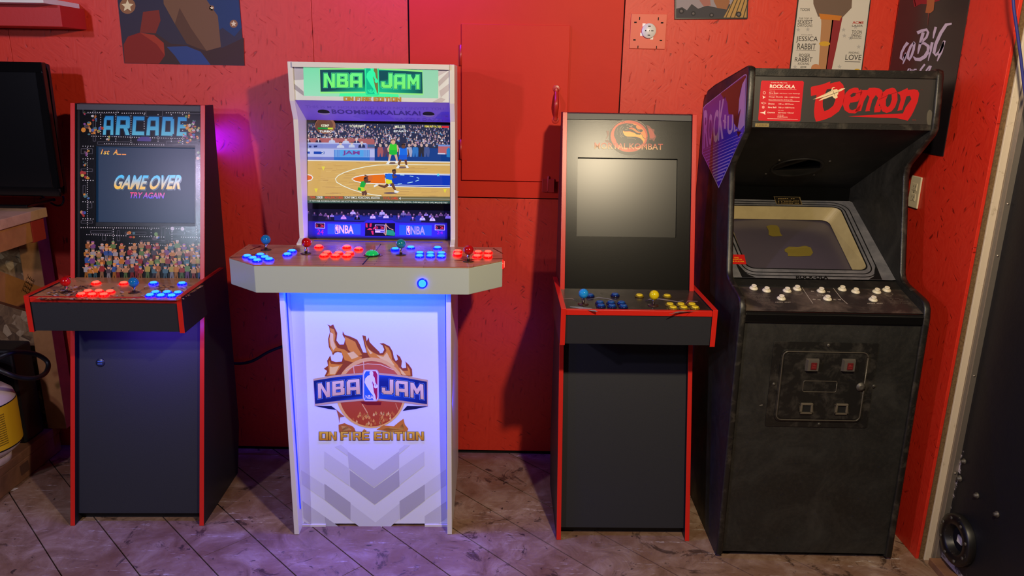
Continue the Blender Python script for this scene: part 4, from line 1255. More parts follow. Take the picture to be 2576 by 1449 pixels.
pn.line([Z(1385, 190), Z(1345, 245)], 2.2, (40, 22, 20), 1); pn.line([Z(1285, 300), Z(1225, 370)], 2.8, (40, 22, 20), 1)
pn.line([Z(240, 240), Z(335, 205)], 1.6, (48, 26, 22), 1); pn.line([Z(2370, 225), Z(2455, 272)], 2.0, (48, 26, 22), 1)
pn.line([Z(2030, 335), Z(2160, 325), Z(2300, 318), Z(2450, 316)], 1.6, (48, 26, 22), 1)
pn.line([Z(60, 305), Z(180, 300), Z(330, 268)], 1.3, (60, 34, 26), 1)
pn.line([Z(1245 + 160 * math.cos(t), 282 + 26 * math.sin(t)) for t in [i * 0.3 for i in range(12)]], 1.4, (60, 36, 30), 1)
pn.build('court_lines', dk, PRG)
def nd(q, h=0.006):
    return N.pl(*Z(*q), (0, 0, 1.0672 + h), (0, 0, 1)) - Vector((0, 0, h))
for q in ((215, 290), (330, 278), (265, 308), (370, 300), (303, 328), (407, 318), (608, 245), (567, 275), (1512, 228), (1648, 215), (1882, 218), (1727, 263), (1725, 290), (1820, 265), (1820, 290), (1917, 265), (1915, 292)):
    button(N, en, nd(q), (0, 0, 1), 'blue')
for q in ((842, 205), (1088, 208), (1190, 225), (915, 258), (1015, 262), (1112, 262), (888, 283), (988, 285), (1088, 285), (2060, 247), (2055, 274), (2238, 255), (2228, 290), (2325, 255), (2322, 292)):
    button(N, en, nd(q), (0, 0, 1), 'red')
for ball, base, m_, lb in (((378, 148), (380, 240), m_ballb, 'blue ball-top joystick at the left end'), ((735, 173), (730, 272), m_ballr, 'dark red ball-top joystick left of the trackball'), ((1562, 185), (1562, 283), m_ballt, 'teal ball-top joystick right of the trackball'), ((2155, 240), (2152, 340), m_ballr, 'dark red ball-top joystick at the right end')):
    bb = nd(base, 0.0)
    joystick(en, bb, N.pl(*Z(*ball), bb, (0, 1, 0)), m_, lb)
tb = nd((1308, 284), 0.0)
tr_ = MB().lathe(tb, (0, 0, 1), [(0.0004, 0.031), (0.002, 0.030), (0.003, 0.0255)], 32).build('trackball_ring', m_glassblk, en)
MB().lathe(tb + Vector((0, 0, 0.0005)), (0, 0, 1), [(0.0, 0.0245), (0.006, 0.0232), (0.011, 0.0195), (0.0145, 0.0145), (0.0165, 0.008), (0.017, 0.0)], 32).build('trackball', mat('green_lit_ball', (20, 150, 80), 0.12, emit=(10, 190, 90), es=0.5), tr_)
# two lit side buttons on the deck edge
c = N.pl(*Z(1750, 530), (0, -0.04, 0), (0, 1, 0))
button(N, en, c, (0, -1, 0), 'blue', 0.0175, 'round blue lit button on the deck front')
c = N.pl(*Z(2462, 408), (0.78, 0, 0), (1, 0, 0))
button(N, en, Vector((0.78, 0.18, 1.025)), (1, 0, 0), 'red', 0.0165, 'red lit button on the deck end')

# added blue strip and lamp, no part of the cabinet: brighten the speaker panel
MB().box(0.05, 0.357, 1.0676, 0.55, 0.361, 1.0690).build('added_rear_strip', mat('added_rear_blue', (20, 40, 200), 0.4, emit=(20, 20, 255), es=0.3), en)
light('added_rear_glow', 'AREA', (0.3, 0.36, 1.074), (0.16, 0.10, 1.0), 1.7, 0.5, aim=(0.3, 0.33, 1.6), size_y=0.012, parent=en)
# ---- marquee
MY = 0.318
MB().box(a, MY, 1.601, b, MY + 0.006, 1.716).build('marquee_panel', m_np, en)
pq = Print(N, (0, MY, 0), (0, -1, 0), 0.0005)
k = 430 / 2576.0
V = lambda x, y: (720 + x * k, 150 + y * k)
Lv = lambda pts: [V(x, y) for x, y in pts]
for pts, c in (([(90, 100), (215, 100), (90, 30 + 60)], (196, 194, 200)), ([(95, 120), (190, 60), (350, 200), (255, 300), (100, 310)], (190, 188, 196)), ([(100, 345), (260, 480), (265, 545), (105, 430)], (172, 170, 178)), ([(380, 55), (600, 65), (660, 120), (420, 112)], (200, 198, 204)), ([(1850, 160), (1940, 90), (2080, 95), (1960, 170)], (204, 200, 202)), ([(2130, 170), (2330, 92), (2455, 96), (2455, 160), (2290, 250), (2290, 160)], (206, 202, 204)), ([(2290, 330), (2455, 170), (2455, 260), (2300, 410)], (198, 192, 194)), ([(2310, 470), (2455, 360), (2455, 460), (2330, 570)], (206, 200, 202)), ([(2200, 640), (2330, 570), (2400, 600), (2340, 650)], (206, 200, 202))):
    pq = Print(N, (0, MY, 0), (0, -1, 0), 0.0005)
    pq.poly(Lv(pts), c, 0)
    pq.build('pattern_facet', en, PR)
pq = Print(N, (0, MY, 0), (0, -1, 0), 0.0005)
def onfire(pr_, bx, y0, y1, sl, col, col2, out, l):
    def qd(x0, x1):
        return (bx(x0, y1 + (x0 - 870) * sl), bx(x1, y1 + (x1 - 870) * sl), bx(x1, y0 + (x1 - 870) * sl), bx(x0, y0 + (x0 - 870) * sl))
    W_ = [('O', 0, .085), ('N', .092, .165), ('F', .205, .275), ('I', .285, .305), ('R', .322, .40), ('E', .408, .478), ('E', .525, .595), ('D', .605, .68), ('I', .69, .705), ('T', .72, .795), ('I', .80, .82), ('O', .838, .912), ('N', .925, 1.0)]
    x0, x1 = 870, 1730
    Q = [qd(x0 + (x1 - x0) * p, x0 + (x1 - x0) * q_) for _, p, q_ in W_]
    s_ = ''.join(w[0] for w in W_)
    pr_.glyphs(s_, Q, out, l, 0.05)
    pr_.glyphs(s_, Q, col, l + 1, 0.0, col2)
onfire(pq, V, 558, 622, 0.010, (206, 150, 52), (212, 170, 80), (150, 110, 50), 8)
pq.build('edition_lettering', en, PR)
# backlit green centre of the marquee
pb = Print(N, (0, MY, 0), (0, -1, 0), 0.0009)
pb.poly(Lv([(258, 118), (2292, 158), (2290, 582), (270, 545)]), [lin((120, 222, 170)), lin((150, 214, 176)), lin((160, 216, 180)), lin((150, 226, 186))], 0)
pb.poly(Lv([(900, 130), (1600, 145), (1700, 566), (800, 550)]), [lin((40, 250, 150)), lin((40, 250, 150)), lin((70, 250, 160)), lin((70, 250, 160))], 1)
pb.poly(Lv([(505, 130), (1170, 122), (1400, 126), (2056, 160), (2068, 535), (1400, 512), (1170, 505), (515, 512)]), (150, 240, 130), 2)
pb.poly(Lv([(510, 152), (1170, 146), (1400, 150), (2050, 186), (2058, 512), (1400, 490), (1170, 484), (520, 484)]), [lin((0, 70, 84)), lin((0, 170, 130)), lin((0, 180, 136)), lin((0, 84, 90)), lin((0, 80, 86)), lin((0, 190, 140)), lin((0, 190, 140)), lin((0, 64, 78))], 3)
def vq(x0, x1, y0, y1, sl=0.012):
    return (V(x0, y1 + (x0 - 570) * sl), V(x1, y1 + (x1 - 570) * sl), V(x1, y0 + (x1 - 570) * sl), V(x0, y0 + (x0 - 570) * sl))
Q = [vq(570, 735, 208, 418), vq(765, 938, 205, 415), vq(962, 1145, 200, 412)]
Q2 = [vq(1436, 1600, 196, 416), vq(1625, 1795, 208, 424), vq(1828, 2005, 212, 424)]
for s_, q in (('NBA', Q), ('JAM', Q2)):
    pb.glyphs(s_, q, (80, 250, 170), 4, 0.075)
    pb.glyphs(s_, q, (0, 120, 84), 5, 0.045)
    pb.glyphs(s_, q, (126, 250, 110), 6, 0.0, (110, 252, 140))
def nbalogo(pr_, B, l, blue, red, white, rim, txt):
    """rounded badge with a white dribbling silhouette"""
    def rr(x0, y0, x1, y1, r):
        P = []
        for cx, cy, a0 in ((x1 - r, y0 + r, -90), (x1 - r, y1 - r, 0), (x0 + r, y1 - r, 90), (x0 + r, y0 + r, 180)):
            for j in range(5):
                t = math.radians(a0 + 22.5 * j)
                P.append(B(cx + r * math.cos(t), cy + r * math.sin(t)))
        return P
    pr_.poly(rr(0, 0, 1, 1, 0.16), rim, l)
    pr_.poly(rr(0.05, 0.025, 0.95, 0.975, 0.13), white, l + 1)
    pr_.poly([B(0.09, 0.16), B(0.09, 0.86), B(0.16, 0.955), B(0.66, 0.955), B(0.60, 0.5), B(0.52, 0.05), B(0.2, 0.05)], blue, l + 2)
    pr_.poly([B(0.52, 0.05), B(0.8, 0.05), B(0.91, 0.16), B(0.91, 0.86), B(0.84, 0.955), B(0.80, 0.955), B(0.66, 0.66), B(0.6, 0.4)], red, l + 2)
    S = [(.44, .06), (.56, .045), (.64, .08), (.66, .14), (.63, .17), (.74, .26), (.78, .40), (.86, .47), (.80, .53), (.70, .47), (.60, .36), (.56, .42), (.62, .50), (.66, .60), (.70, .72), (.78, .82), (.82, .955), (.72, .955), (.68, .84), (.52, .74), (.36, .62), (.22, .50), (.12, .40), (.16, .28), (.30, .20), (.44, .165), (.42, .11)]
    pr_.poly([B(*p_) for p_ in S], white, l + 3)
    pr_.poly([B(.80 + .12 * math.cos(t), .52 + .065 * math.sin(t)) for t in [i * .5 for i in range(12)]], white, l + 3)
    if txt:
        pr_.text('NBA', B(.18, .92), B(.66, .92), B(.18, .80), white, l + 4, 0.02)
def badge(f, x0, y0, x1, y1, sl):
    return lambda u, w: f(x0 + u * (x1 - x0) + w * 14 * sl, y0 + w * (y1 - y0) + u * (x1 - x0) * 0.02)
nbalogo(pb, badge(V, 1178, 84, 1395, 536, 1), 8, (0, 190, 140), (120, 120, 62), (50, 252, 170), (40, 216, 140), True)
pb.poly(Lv([(1190, 130), (1190, 108), (1215, 96), (1280, 96), (1276, 132)]), (40, 100, 176), 11)
pb.poly(Lv([(1318, 134), (1310, 96), (1370, 98), (1384, 136)]), (168, 44, 48), 11)
pb.build('backlit_artwork', en, PRB)
light('marquee_lamp', 'AREA', (0.3, MY - 0.03, 1.66), (0.1, 1.0, 0.5), 0.25, 0.3, aim=(0.3, -1, 1.62), size_y=0.06, parent=en)

# ---- speaker panel under the marquee
SP0, SPN = (0, 0.322, 1.600), (0, -0.078, -0.153)
MB().yz([(0.320, 1.600), (0.476, 1.5215), (0.484, 1.535), (0.326, 1.612)], a, b).build('speaker_panel', mat('lavender_vinyl', (150, 128, 206), 0.4), en)
pk = Print(N, SP0, SPN, 0.0005)
for pts, c in (([(140, 615), (1000, 635), (640, 700), (320, 660)], (120, 96, 190)), ([(330, 670), (700, 640), (900, 720), (520, 740)], (166, 146, 216)), ([(1000, 860), (1320, 690), (1640, 900), (1200, 905)], (134, 110, 200)), ([(1700, 650), (2455, 662), (2380, 740), (2100, 700)], (124, 100, 196)), ([(2240, 880), (2380, 740), (2455, 760), (2460, 930)], (112, 92, 206))):
    pk.poly(Lv(pts), c, 0)
pk.text('BOOMSHAKALAKA!', V(690, 812), V(2030, 838), V(680, 746), (78, 54, 140), 4, 0.03, 0, None, 1.1)
for s_, x0, x1, y in (('THIS IS MY HOUSE AND I DID NOT INVITE YOU', 290, 2380, 726), ('FROM', 2280, 2440, 866), ('RAZZLE DAZZLE', 1650, 2440, 915)):
    h = 40
    pk.text(s_, V(x0, y), V(x1, y + (x1 - x0) * .016), V(x0 - 4, y - h), (128, 104, 192), 2, 0.01)
pk.build('speaker_artwork', en, PR)
for cx, cy in ((567, 788), (2145, 820)):
    c = N.pl(*V(cx, cy), SP0, SPN)
    nv = Vector(SPN).normalized()
    o = MB()
    o.lathe(c + nv * 0.0006, nv, [(0, 0.0225), (0.0006, 0.0225)], 28)
    o.build('speaker_hole', m_brown, en)
    q = MB()
    vs = []
    ux = Vector((1, 0, 0)); uy = nv.cross(ux)
    n_ = 20
    for i in range(n_ + 1):
        t = math.pi * i / n_
        for r_, d_ in ((0.0228, 0.0016), (0.0228, 0.0012)):
            vs.append(c + ux * (r_ * math.cos(t)) + uy * (-r_ * math.sin(t) * (1 if d_ > 0.0014 else 0.35)) + nv * 0.0018)
    q.add(vs, [(2 * i, 2 * i + 1, 2 * i + 3, 2 * i + 2) for i in range(n_)])
    q.build('speaker_rim', mat('speaker_cone_grey', (176, 172, 178), 0.5), en)

# ---- monitor
NS0, NSN = (0, 0.395, 1.08), (0, -1, 0.182)
def scr_slab(z0, z1, d0, d1):
    f = lambda z: 0.395 + 0.182 * (z - 1.08)
    return [(f(z0) + d0, z0), (f(z1) + d0, z1), (f(z1) + d1, z1), (f(z0) + d1, z0)]
MB().yz(scr_slab(1.184, 1.521, 0.0, 0.02), a, b).build('monitor', m_glassblk, en)
MB().yz(scr_slab(1.068, 1.183, 0.003, 0.012), a, b).build('lower_bezel', m_black, en)
pg = Print(N, NS0, NSN, 0.0005, 0.00008)
k = 390 / 2576.0
S = lambda x, y: (760 + x * k, 290 + y * k)
T = lambda x, y: (760 + x * k, 400 + y * k)
Ls = lambda pts: [S(x, y) for x, y in pts]
Lt = lambda pts: [T(x, y) for x, y in pts]
sk = lambda x: (x - 90) * 0.013
pg.poly(Ls([(90, 122), (2455, 160), (2458, 775), (92, 745)]), (40, 46, 78), 0)
random.seed(17)
CR_ = [(196, 160, 160), (150, 150, 200), (210, 200, 220), (90, 80, 120), (226, 190, 180), (120, 130, 190), (170, 120, 130), (230, 225, 235), (70, 70, 110), (90, 150, 200), (190, 140, 190)]
for i in range(620):
    x = random.uniform(100, 2445); y = random.uniform(140, 470 if x > 1210 else 375) + sk(x)
    s_ = random.uniform(6, 11) * (0.7 + (y - 140) / 500)
    q = S(x, y + s_ * 1.6)
    pg.poly([(q[0] - s_ * k * 1.2, q[1] + s_ * k * 1.3), (q[0] - s_ * k * .8, q[1] - s_ * k * .6), (q[0] + s_ * k * .8, q[1] - s_ * k * .6), (q[0] + s_ * k * 1.2, q[1] + s_ * k * 1.3)], random.choice(CR_), 1 + i % 3)
    q = S(x, y)
    pg.ell(q[0], q[1], s_ * k * .75, s_ * k * .85, random.choice(((216, 176, 164), (190, 140, 130), (120, 90, 96), (226, 200, 196))), 4 + i % 2, 6)
# basketball badge
pg.ell(*S(385, 170), 26, 21, (150, 96, 70), 6)
pg.ell(*S(370, 165), 22, 17, (112, 70, 54), 7)
for dx in (-140, -60, 60):
    pg.line([S(385 + dx, 130), S(385 + dx * 1.15, 200), S(385 + dx * .8, 290)], 0.8, (60, 30, 24), 7)
pg.poly(Ls([(262, 204), (428, 206), (428, 234), (262, 232)]), (20, 150, 60), 8)
pg.poly(Ls([(428, 206), (512, 207), (512, 235), (428, 234)]), (214, 226, 60), 8)
pg.text('KEMP', S(318, 192), S(452, 194), S(318, 150), (238, 236, 206), 9, 0.02)
pg.text('TURBO', S(285, 284), S(505, 286), S(285, 250), (244, 246, 250), 9, 0.03)
pg.text('SCHREMPF', S(792, 200), S(1045, 203), S(792, 158), (238, 236, 206), 9, 0.02)
pg.text('MILLER', S(1540, 212), S(1718, 214), S(1540, 168), (238, 236, 206), 9, 0.02)
pg.text('START', S(1520, 280), S(1738, 283), S(1520, 248), (240, 246, 250), 9, 0.03)
pg.text('FEBRUARY 04, 2025', S(2036, 208), S(2312, 212), S(2036, 168), (250, 226, 50), 9, 0.02)
pg.poly(Ls([(2322, 176), (2440, 178), (2440, 212), (2322, 210)]), (220, 50, 60), 8)
star(pg, *S(1092, 197), 3.4, (240, 190, 120), 9); star(pg, *S(1210, 195), 3.0, (230, 180, 120), 9)
# score table
pg.poly(Ls([(92, 376), (1180, 390), (1204, 410), (1206, 700), (92, 690)]), (178, 98, 102), 7)
pg.poly(Ls([(1090, 484), (1206, 486), (1206, 540), (1090, 538)]), (70, 100, 150), 8)
def bust(f, x, y, s_, jac, l, shirt=(214, 216, 236), hair=(40, 34, 44), skin=(222, 190, 182)):
    pg.poly([f(x - s_ * 1.2, y + s_ * 1.6), f(x - s_ * 1.0, y + s_ * .7), f(x - s_ * .3, y + s_ * .4), f(x + s_ * .3, y + s_ * .4), f(x + s_ * 1.0, y + s_ * .7), f(x + s_ * 1.2, y + s_ * 1.6)], jac, l)
    pg.poly([f(x - s_ * .25, y + s_ * .45), f(x + s_ * .25, y + s_ * .45), f(x, y + s_ * 1.5)], shirt, l + 1)
    q = f(x, y)
    pg.ell(q[0], q[1], s_ * k * .42, s_ * k * .52, skin, l + 1, 10)
    pg.poly([f(x - s_ * .42, y - s_ * .1), f(x - s_ * .36, y - s_ * .5), f(x + s_ * .36, y - s_ * .5), f(x + s_ * .42, y - s_ * .1), f(x, y - s_ * .25)], hair, l + 2)
bust(S, 272, 392, 44, (60, 44, 74), 9); bust(S, 498, 390, 48, (190, 198, 236), 9); bust(S, 728, 400, 50, (196, 204, 240), 9); bust(S, 905, 404, 48, (40, 44, 84), 9, hair=(214, 210, 216)); bust(S, 105, 400, 34, (60, 40, 60), 9)
pg.poly(Ls([(92, 452), (1060, 462), (1086, 480), (1086, 548), (92, 540)]), (132, 142, 216), 12)
pg.poly(Ls([(92, 452), (1060, 462), (1075, 480), (92, 472)]), (186, 194, 240), 13)
bust(S, 640, 470, 56, (206, 212, 240), 14); bust(S, 826, 465, 44, (196, 206, 236), 14); bust(S, 992, 462, 50, (34, 40, 90), 14, hair=(220, 220, 226))
pg.poly(Ls([(112, 505), (158, 505), (152, 535), (118, 535)]), (34, 50, 120), 14); pg.poly(Ls([(190, 505), (255, 500), (250, 530), (200, 535)]), (34, 50, 120), 14)
pg.poly(Ls([(92, 538), (1206, 550), (1206, 700), (92, 690)]), (188, 192, 240), 17)
pg.poly(Ls([(92, 538), (1206, 550), (1206, 566), (92, 552)]), (150, 156, 214), 18)
pg.poly(Ls([(92, 690), (1206, 700), (1206, 755), (92, 745)]), (112, 122, 206), 17)
pg.poly(Ls([(530, 572), (1125, 578), (1125, 694), (530, 690)]), (120, 176, 240), 18)
for x in (540, 565, 590, 615, 1030, 1060, 1090, 1115):
    pg.line([S(x, 575), S(x, 690)], 1.2, (60, 96, 206), 19)
pg.poly(Ls([(630, 574), (1020, 578), (1020, 693), (630, 689)]), (84, 168, 240), 19)
pg.text('JAM', S(672, 668), S(958, 674), S(672, 586), (126, 62, 150), 20, 0.03)
pg.poly(Ls([(530, 692), (1125, 698), (1125, 752), (530, 748)]), (40, 110, 206), 18)
pg.poly(Ls([(195, 602), (372, 604), (372, 648), (195, 646)]), (20, 70, 180), 19); pg.text('2', S(318, 642), S(366, 643), S(318, 604), (236, 240, 250), 20, 0.02)
pg.poly(Ls([(92, 605), (130, 606), (130, 640), (92, 639)]), (20, 70, 180), 19); pg.text('5', S(92, 594), S(130, 595), S(92, 556), (236, 240, 250), 20, 0.02)
# courtside right
pg.poly(Ls([(1206, 560), (1400, 520), (2455, 560), (2457, 775), (1206, 760)]), (14, 62, 140), 6)
for x, c_ in ((1300, (170, 92, 100)), (1400, (90, 60, 90)), (1780, (170, 170, 200)), (1880, (50, 120, 200)), (1985, (40, 40, 56)), (2070, (70, 90, 150))):
    q = S(x, 500)
    pg.poly([S(x - 50, 600), S(x - 40, 530), S(x + 40, 530), S(x + 52, 600), S(x + 40, 690), S(x + 10, 690), S(x, 620), S(x - 15, 690), S(x - 45, 690)], c_, 9)
    pg.ell(q[0], q[1], 3.6, 4.2, (210, 176, 168), 10, 8)
pg.poly(Ls([(2262, 490), (2456, 492), (2456, 650), (2262, 648)]), (190, 104, 112), 8); pg.poly(Ls([(2262, 488), (2456, 490), (2456, 520), (2262, 518)]), (120, 150, 220), 9); pg.poly(Ls([(2255, 625), (2380, 628), (2380, 650), (2255, 648)]), (206, 212, 240), 9)
pg.poly(Ls([(2400, 570), (2440, 530), (2456, 560), (2456, 700), (2400, 690)]), (40, 130, 200), 10)
# court
pg.poly(Lt([(92, 14), (2458, 45), (2456, 700), (92, 690)]), (220, 176, 100), 21)
random.seed(31)
for i in range(150):
    y = random.uniform(45, 600); x = random.uniform(100, 2250); w = random.uniform(60, 280)
    pg.line([T(x, y + sk(x)), T(min(x + w, 2450), y + sk(x + w))], random.uniform(.5, 1.1), random.choice(((200, 154, 84), (232, 192, 118), (186, 144, 92), (206, 164, 96))), 22)
pg.line([T(92, 24), T(2458, 52)], 2.0, (244, 244, 246), 23)
pg.line([T(2456, 100), T(1900, 96), T(1500, 94), T(1250, 102), T(1050, 130), T(850, 175), T(700, 225), T(600, 275), T(555, 330), T(575, 385), T(680, 445), T(820, 505), T(1000, 560), T(1180, 595), T(1320, 610)], 2.0, (244, 246, 230), 23)
pg.line([T(92, 262), T(150, 272), T(180, 305), T(160, 345), T(92, 366)], 2.4, (244, 244, 246), 24)
pg.poly(Lt([(92, 266), (145, 278), (172, 305), (152, 340), (92, 358)]), (234, 106, 30), 25)
pg.line([T(1390, 248), T(1200, 256), T(1000, 272), T(880, 300), T(828, 332), T(880, 368), T(1000, 395), T(1200, 408), T(1400, 416)], 2.2, (244, 244, 246), 23)
pg.poly(Lt([(1385, 258), (1200, 266), (1010, 282), (890, 306), (840, 332), (890, 360), (1010, 386), (1200, 400), (1395, 408)]), (240, 116, 20), 24)
pg.poly(Lt([(1370, 232), (2458, 246), (2456, 482), (1420, 462), (1440, 430), (1390, 420)]), (240, 244, 248), 25)
pg.poly(Lt([(1380, 244), (2458, 258), (2456, 468), (1450, 450), (1470, 425), (1400, 415)]), (10, 56, 190), 26)
pg.line([T(1560, 252), T(2456, 268)], 1.4, (240, 244, 248), 27); pg.line([T(1500, 430), T(2456, 448)], 1.4, (240, 244, 248), 27)
for x0, y0, x1, y1 in ((1630, 264, 1700, 268), (1790, 282, 1850, 292), (1905, 305, 1945, 325), (1945, 348, 1885, 370), (1840, 382, 1750, 400), (1660, 410, 1590, 416)):
    pg.line([T(x0, y0), T(x1, y1)], 1.8, (170, 226, 250), 28)
for x, y in ((355, 145), (235, 510), (2375, 520)):
    pg.poly(Lt([(x - 30, y - 20), (x + 30, y - 20), (x, y + 50)]), (238, 220, 70), 28)
star(pg, *T(2262, 265), 5.0, (90, 220, 250), 28)
for x, y, r_ in ((1500, 70, 60), (1660, 140, 70), (1470, 566, 115)):
    q = T(x, y); pg.ell(q[0], q[1], r_ * k, 2.6, (120, 96, 96), 27)
# players
def limb(f, pts, w, c_, l):
    pg.line([f(*p_) for p_ in pts], [v * k for v in w], c_, l)
skl, skd = (226, 176, 146), (104, 66, 54)
limb(S, [(1470, 640), (1455, 710), (1440, 775)], [44, 36, 26], skl, 30); limb(S, [(1550, 640), (1570, 710), (1580, 770)], [44, 36, 26], skl, 30)
pg.poly(Ls([(1440, 750), (1470, 770), (1440, 812), (1396, 806)]), (240, 244, 250), 31); pg.poly(Ls([(1560, 750), (1590, 765), (1590, 805), (1548, 798)]), (240, 244, 250), 31)
limb(S, [(1465, 500), (1430, 560), (1440, 610)], [36, 30, 24], skl, 30); limb(S, [(1575, 500), (1595, 560), (1590, 610)], [36, 30, 24], skl, 30)
pg.poly(Ls([(1450, 575), (1580, 575), (1580, 650), (1520, 660), (1450, 650)]), (30, 190, 60), 31)
pg.poly(Ls([(1462, 470), (1500, 480), (1540, 480), (1568, 470), (1582, 580), (1446, 580)]), (60, 210, 50), 32)
pg.ell(*S(1516, 440), 5.4, 7.4, skl, 33, 12); pg.poly(Ls([(1482, 430), (1485, 400), (1545, 400), (1550, 430), (1516, 412)]), (120, 76, 60), 34)
limb(S, [(1640, 720), (1620, 780), (1605, 840)], [44, 36, 28], skd, 34); limb(S, [(1715, 720), (1725, 780), (1738, 840)], [44, 36, 28], skd, 34)
pg.poly(Ls([(1600, 825), (1625, 845), (1605, 885), (1562, 880)]), (240, 244, 250), 35); pg.poly(Ls([(1715, 830), (1750, 830), (1775, 870), (1740, 880)]), (240, 244, 250), 35)
limb(S, [(1620, 560), (1610, 640), (1615, 690)], [34, 28, 24], skd, 34); limb(S, [(1750, 560), (1765, 640), (1752, 690)], [34, 28, 24], skd, 34)
pg.poly(Ls([(1615, 650), (1745, 650), (1745, 735), (1685, 740), (1612, 735)]), (20, 90, 220), 35)
pg.poly(Ls([(1625, 540), (1660, 555), (1710, 555), (1742, 540), (1752, 660), (1612, 660)]), (20, 110, 236), 36)
pg.line([S(1622, 548), S(1614, 655)], 1, (220, 230, 250), 37); pg.line([S(1745, 548), S(1752, 655)], 1, (220, 230, 250), 37)
pg.ell(*S(1685, 512), 5.2, 6.6, skd, 37, 12); pg.poly(Ls([(1652, 505), (1655, 478), (1715, 478), (1718, 505), (1685, 490)]), (34, 26, 28), 38)
# runner
limb(T, [(1430, 420), (1370, 465), (1270, 435)], [52, 44, 24], skd, 34); pg.poly(Lt([(1275, 425), (1230, 420), (1195, 440), (1195, 470), (1240, 450)]), (240, 244, 250), 35)
limb(T, [(1490, 400), (1525, 470), (1550, 520)], [54, 44, 28], skd, 34); pg.poly(Lt([(1535, 515), (1570, 525), (1618, 545), (1580, 565), (1535, 558)]), (240, 244, 250), 35)
pg.poly(Lt([(1395, 330), (1490, 340), (1500, 400), (1440, 420), (1390, 400)]), (230, 232, 50), 36); pg.poly(Lt([(1380, 270), (1440, 240), (1500, 245), (1515, 300), (1490, 355), (1400, 330)]), (20, 110, 236), 37)
limb(T, [(1510, 260), (1520, 310), (1575, 290)], [36, 30, 22], skd, 38); limb(T, [(1430, 262), (1385, 280), (1380, 310)], [30, 26, 18], skd, 36)
pg.ell(*T(1532, 212), 5.0, 6.4, skd, 39, 12); pg.poly(Lt([(1495, 215), (1500, 175), (1555, 170), (1560, 195), (1515, 195)]), (34, 26, 28), 40)
# green player with the ball
limb(T, [(1010, 540), (1020, 580), (1005, 605)], [50, 40, 30], skd, 36); limb(T, [(1040, 530), (1065, 575), (1050, 605)], [50, 40, 30], skd, 36)
pg.poly(Lt([(935, 460), (1020, 470), (1055, 520), (1000, 535), (930, 515)]), (190, 226, 40), 37); pg.poly(Lt([(935, 470), (975, 480), (985, 530), (925, 515)]), (30, 170, 60), 38)
pg.poly(Lt([(985, 375), (1030, 365), (1065, 400), (1035, 475), (960, 460)]), (24, 176, 64), 38)
limb(T, [(1040, 380), (1120, 380), (1140, 370)], [32, 30, 24], skd, 39); limb(T, [(1060, 320), (1100, 290), (1040, 270)], [30, 26, 22], skd, 39)
pg.ell(*T(1065, 340), 6.2, 7.4, skd, 40, 12); pg.poly(Lt([(1025, 335), (1040, 300), (1085, 310), (1060, 330)]), (40, 28, 28), 41)
pg.ell(*T(1135, 315), 6.0, 6.4, (220, 112, 50), 41, 14)
# text bars
pg.poly(Lt([(92, 612), (2456, 628), (2456, 735), (92, 728)]), (112, 104, 70), 42)
pg.poly(Lt([(92, 690), (2456, 700), (2456, 740), (92, 733)]), (56, 84, 76), 43)
pg.text('YEAR:', T(125, 655), T(228, 657), T(125, 614), (236, 70, 44), 44, 0.01)
pg.text('2008', T(242, 658), T(342, 660), T(242, 615), (246, 246, 244), 44, 0.01)
pg.text('MANUFACTURER:', T(382, 660), T(688, 664), T(382, 617), (236, 70, 44), 44, 0.01)
pg.text('SONY EMCS, FOXCONN, ASUSTEK', T(708, 664), T(1298, 672), T(708, 620), (246, 246, 244), 44, 0.01)
pg.text('TOTAL GAMES:', T(1345, 672), T(1596, 675), T(1345, 628), (236, 70, 44), 44, 0.01)
pg.text('4', T(1612, 676), T(1642, 677), T(1612, 634), (246, 246, 244), 44, 0.01)
pg.line([T(1650, 652), T(1740, 660), T(2456, 668)], 1.4, (170, 172, 160), 44)
pg.text('IT WITH RIM- ROCKING SUPERSTARS LIKE SCOTTIE PIPPEN, PATRICK EWING, DOMINIQUE WILKINS, HAKEEM OLAJUWON, CHRIS MULLIN AND KARL MALONE! THEY', T(130, 718), T(2420, 748), T(130, 684), (226, 232, 226), 45, 0.006)
pg.build('game_picture', en, PRS)

# ---- printed panel below the monitor
pl_ = Print(N, (0, 0.398, 1.08), NSN, 0.0006, 0.0001)
U = lambda x, y: (760 + x * k, 515 + y * k)
Lu = lambda pts: [U(x, y) for x, y in pts]
pl_.poly(Lu([(75, 66), (2480, 95), (2480, 580), (92, 545)]), (24, 24, 40), 0)
pl_.poly(Lu([(535, 165), (1980, 182), (1980, 290), (535, 260)]), (36, 48, 110), 1)
pl_.poly(Lu([(105, 270), (1030, 285), (1080, 240), (1500, 245), (1560, 285), (2410, 300), (2415, 575), (105, 545)]), (50, 44, 140), 2)
pg_ = pg; pg = pl_
random.seed(41)
for i in range(26):
    x = 110 + i * 92 + random.uniform(-20, 20)
    bust(U, x, random.uniform(100, 150) + sk(x), random.uniform(26, 36), random.choice(((60, 50, 70), (110, 80, 110), (150, 140, 180), (44, 44, 66))), 1, (90, 80, 110), skin=(150, 116, 120))
for x, y, c_ in ((435, 185, (50, 44, 54)), (690, 175, (200, 160, 190)), (845, 95, (190, 190, 220)), (915, 185, (20, 20, 26)), (1175, 165, (206, 200, 220)), (1330, 100, (180, 190, 220)), (1395, 160, (206, 206, 226)), (1605, 185, (50, 50, 84)), (1685, 110, (110, 110, 130)), (1840, 210, (40, 38, 60)), (2000, 195, (196, 206, 236)), (2165, 205, (206, 210, 230)), (2425, 165, (180, 170, 200))):
    bust(U, x, y, 40, c_, 6, (150, 140, 170), skin=(206, 160, 160))
pg = pg_
pl_.poly(Lu([(105, 280), (1030, 295), (1080, 248), (1500, 253), (1560, 295), (2410, 310), (2415, 575), (105, 545)]), (48, 44, 146), 10)
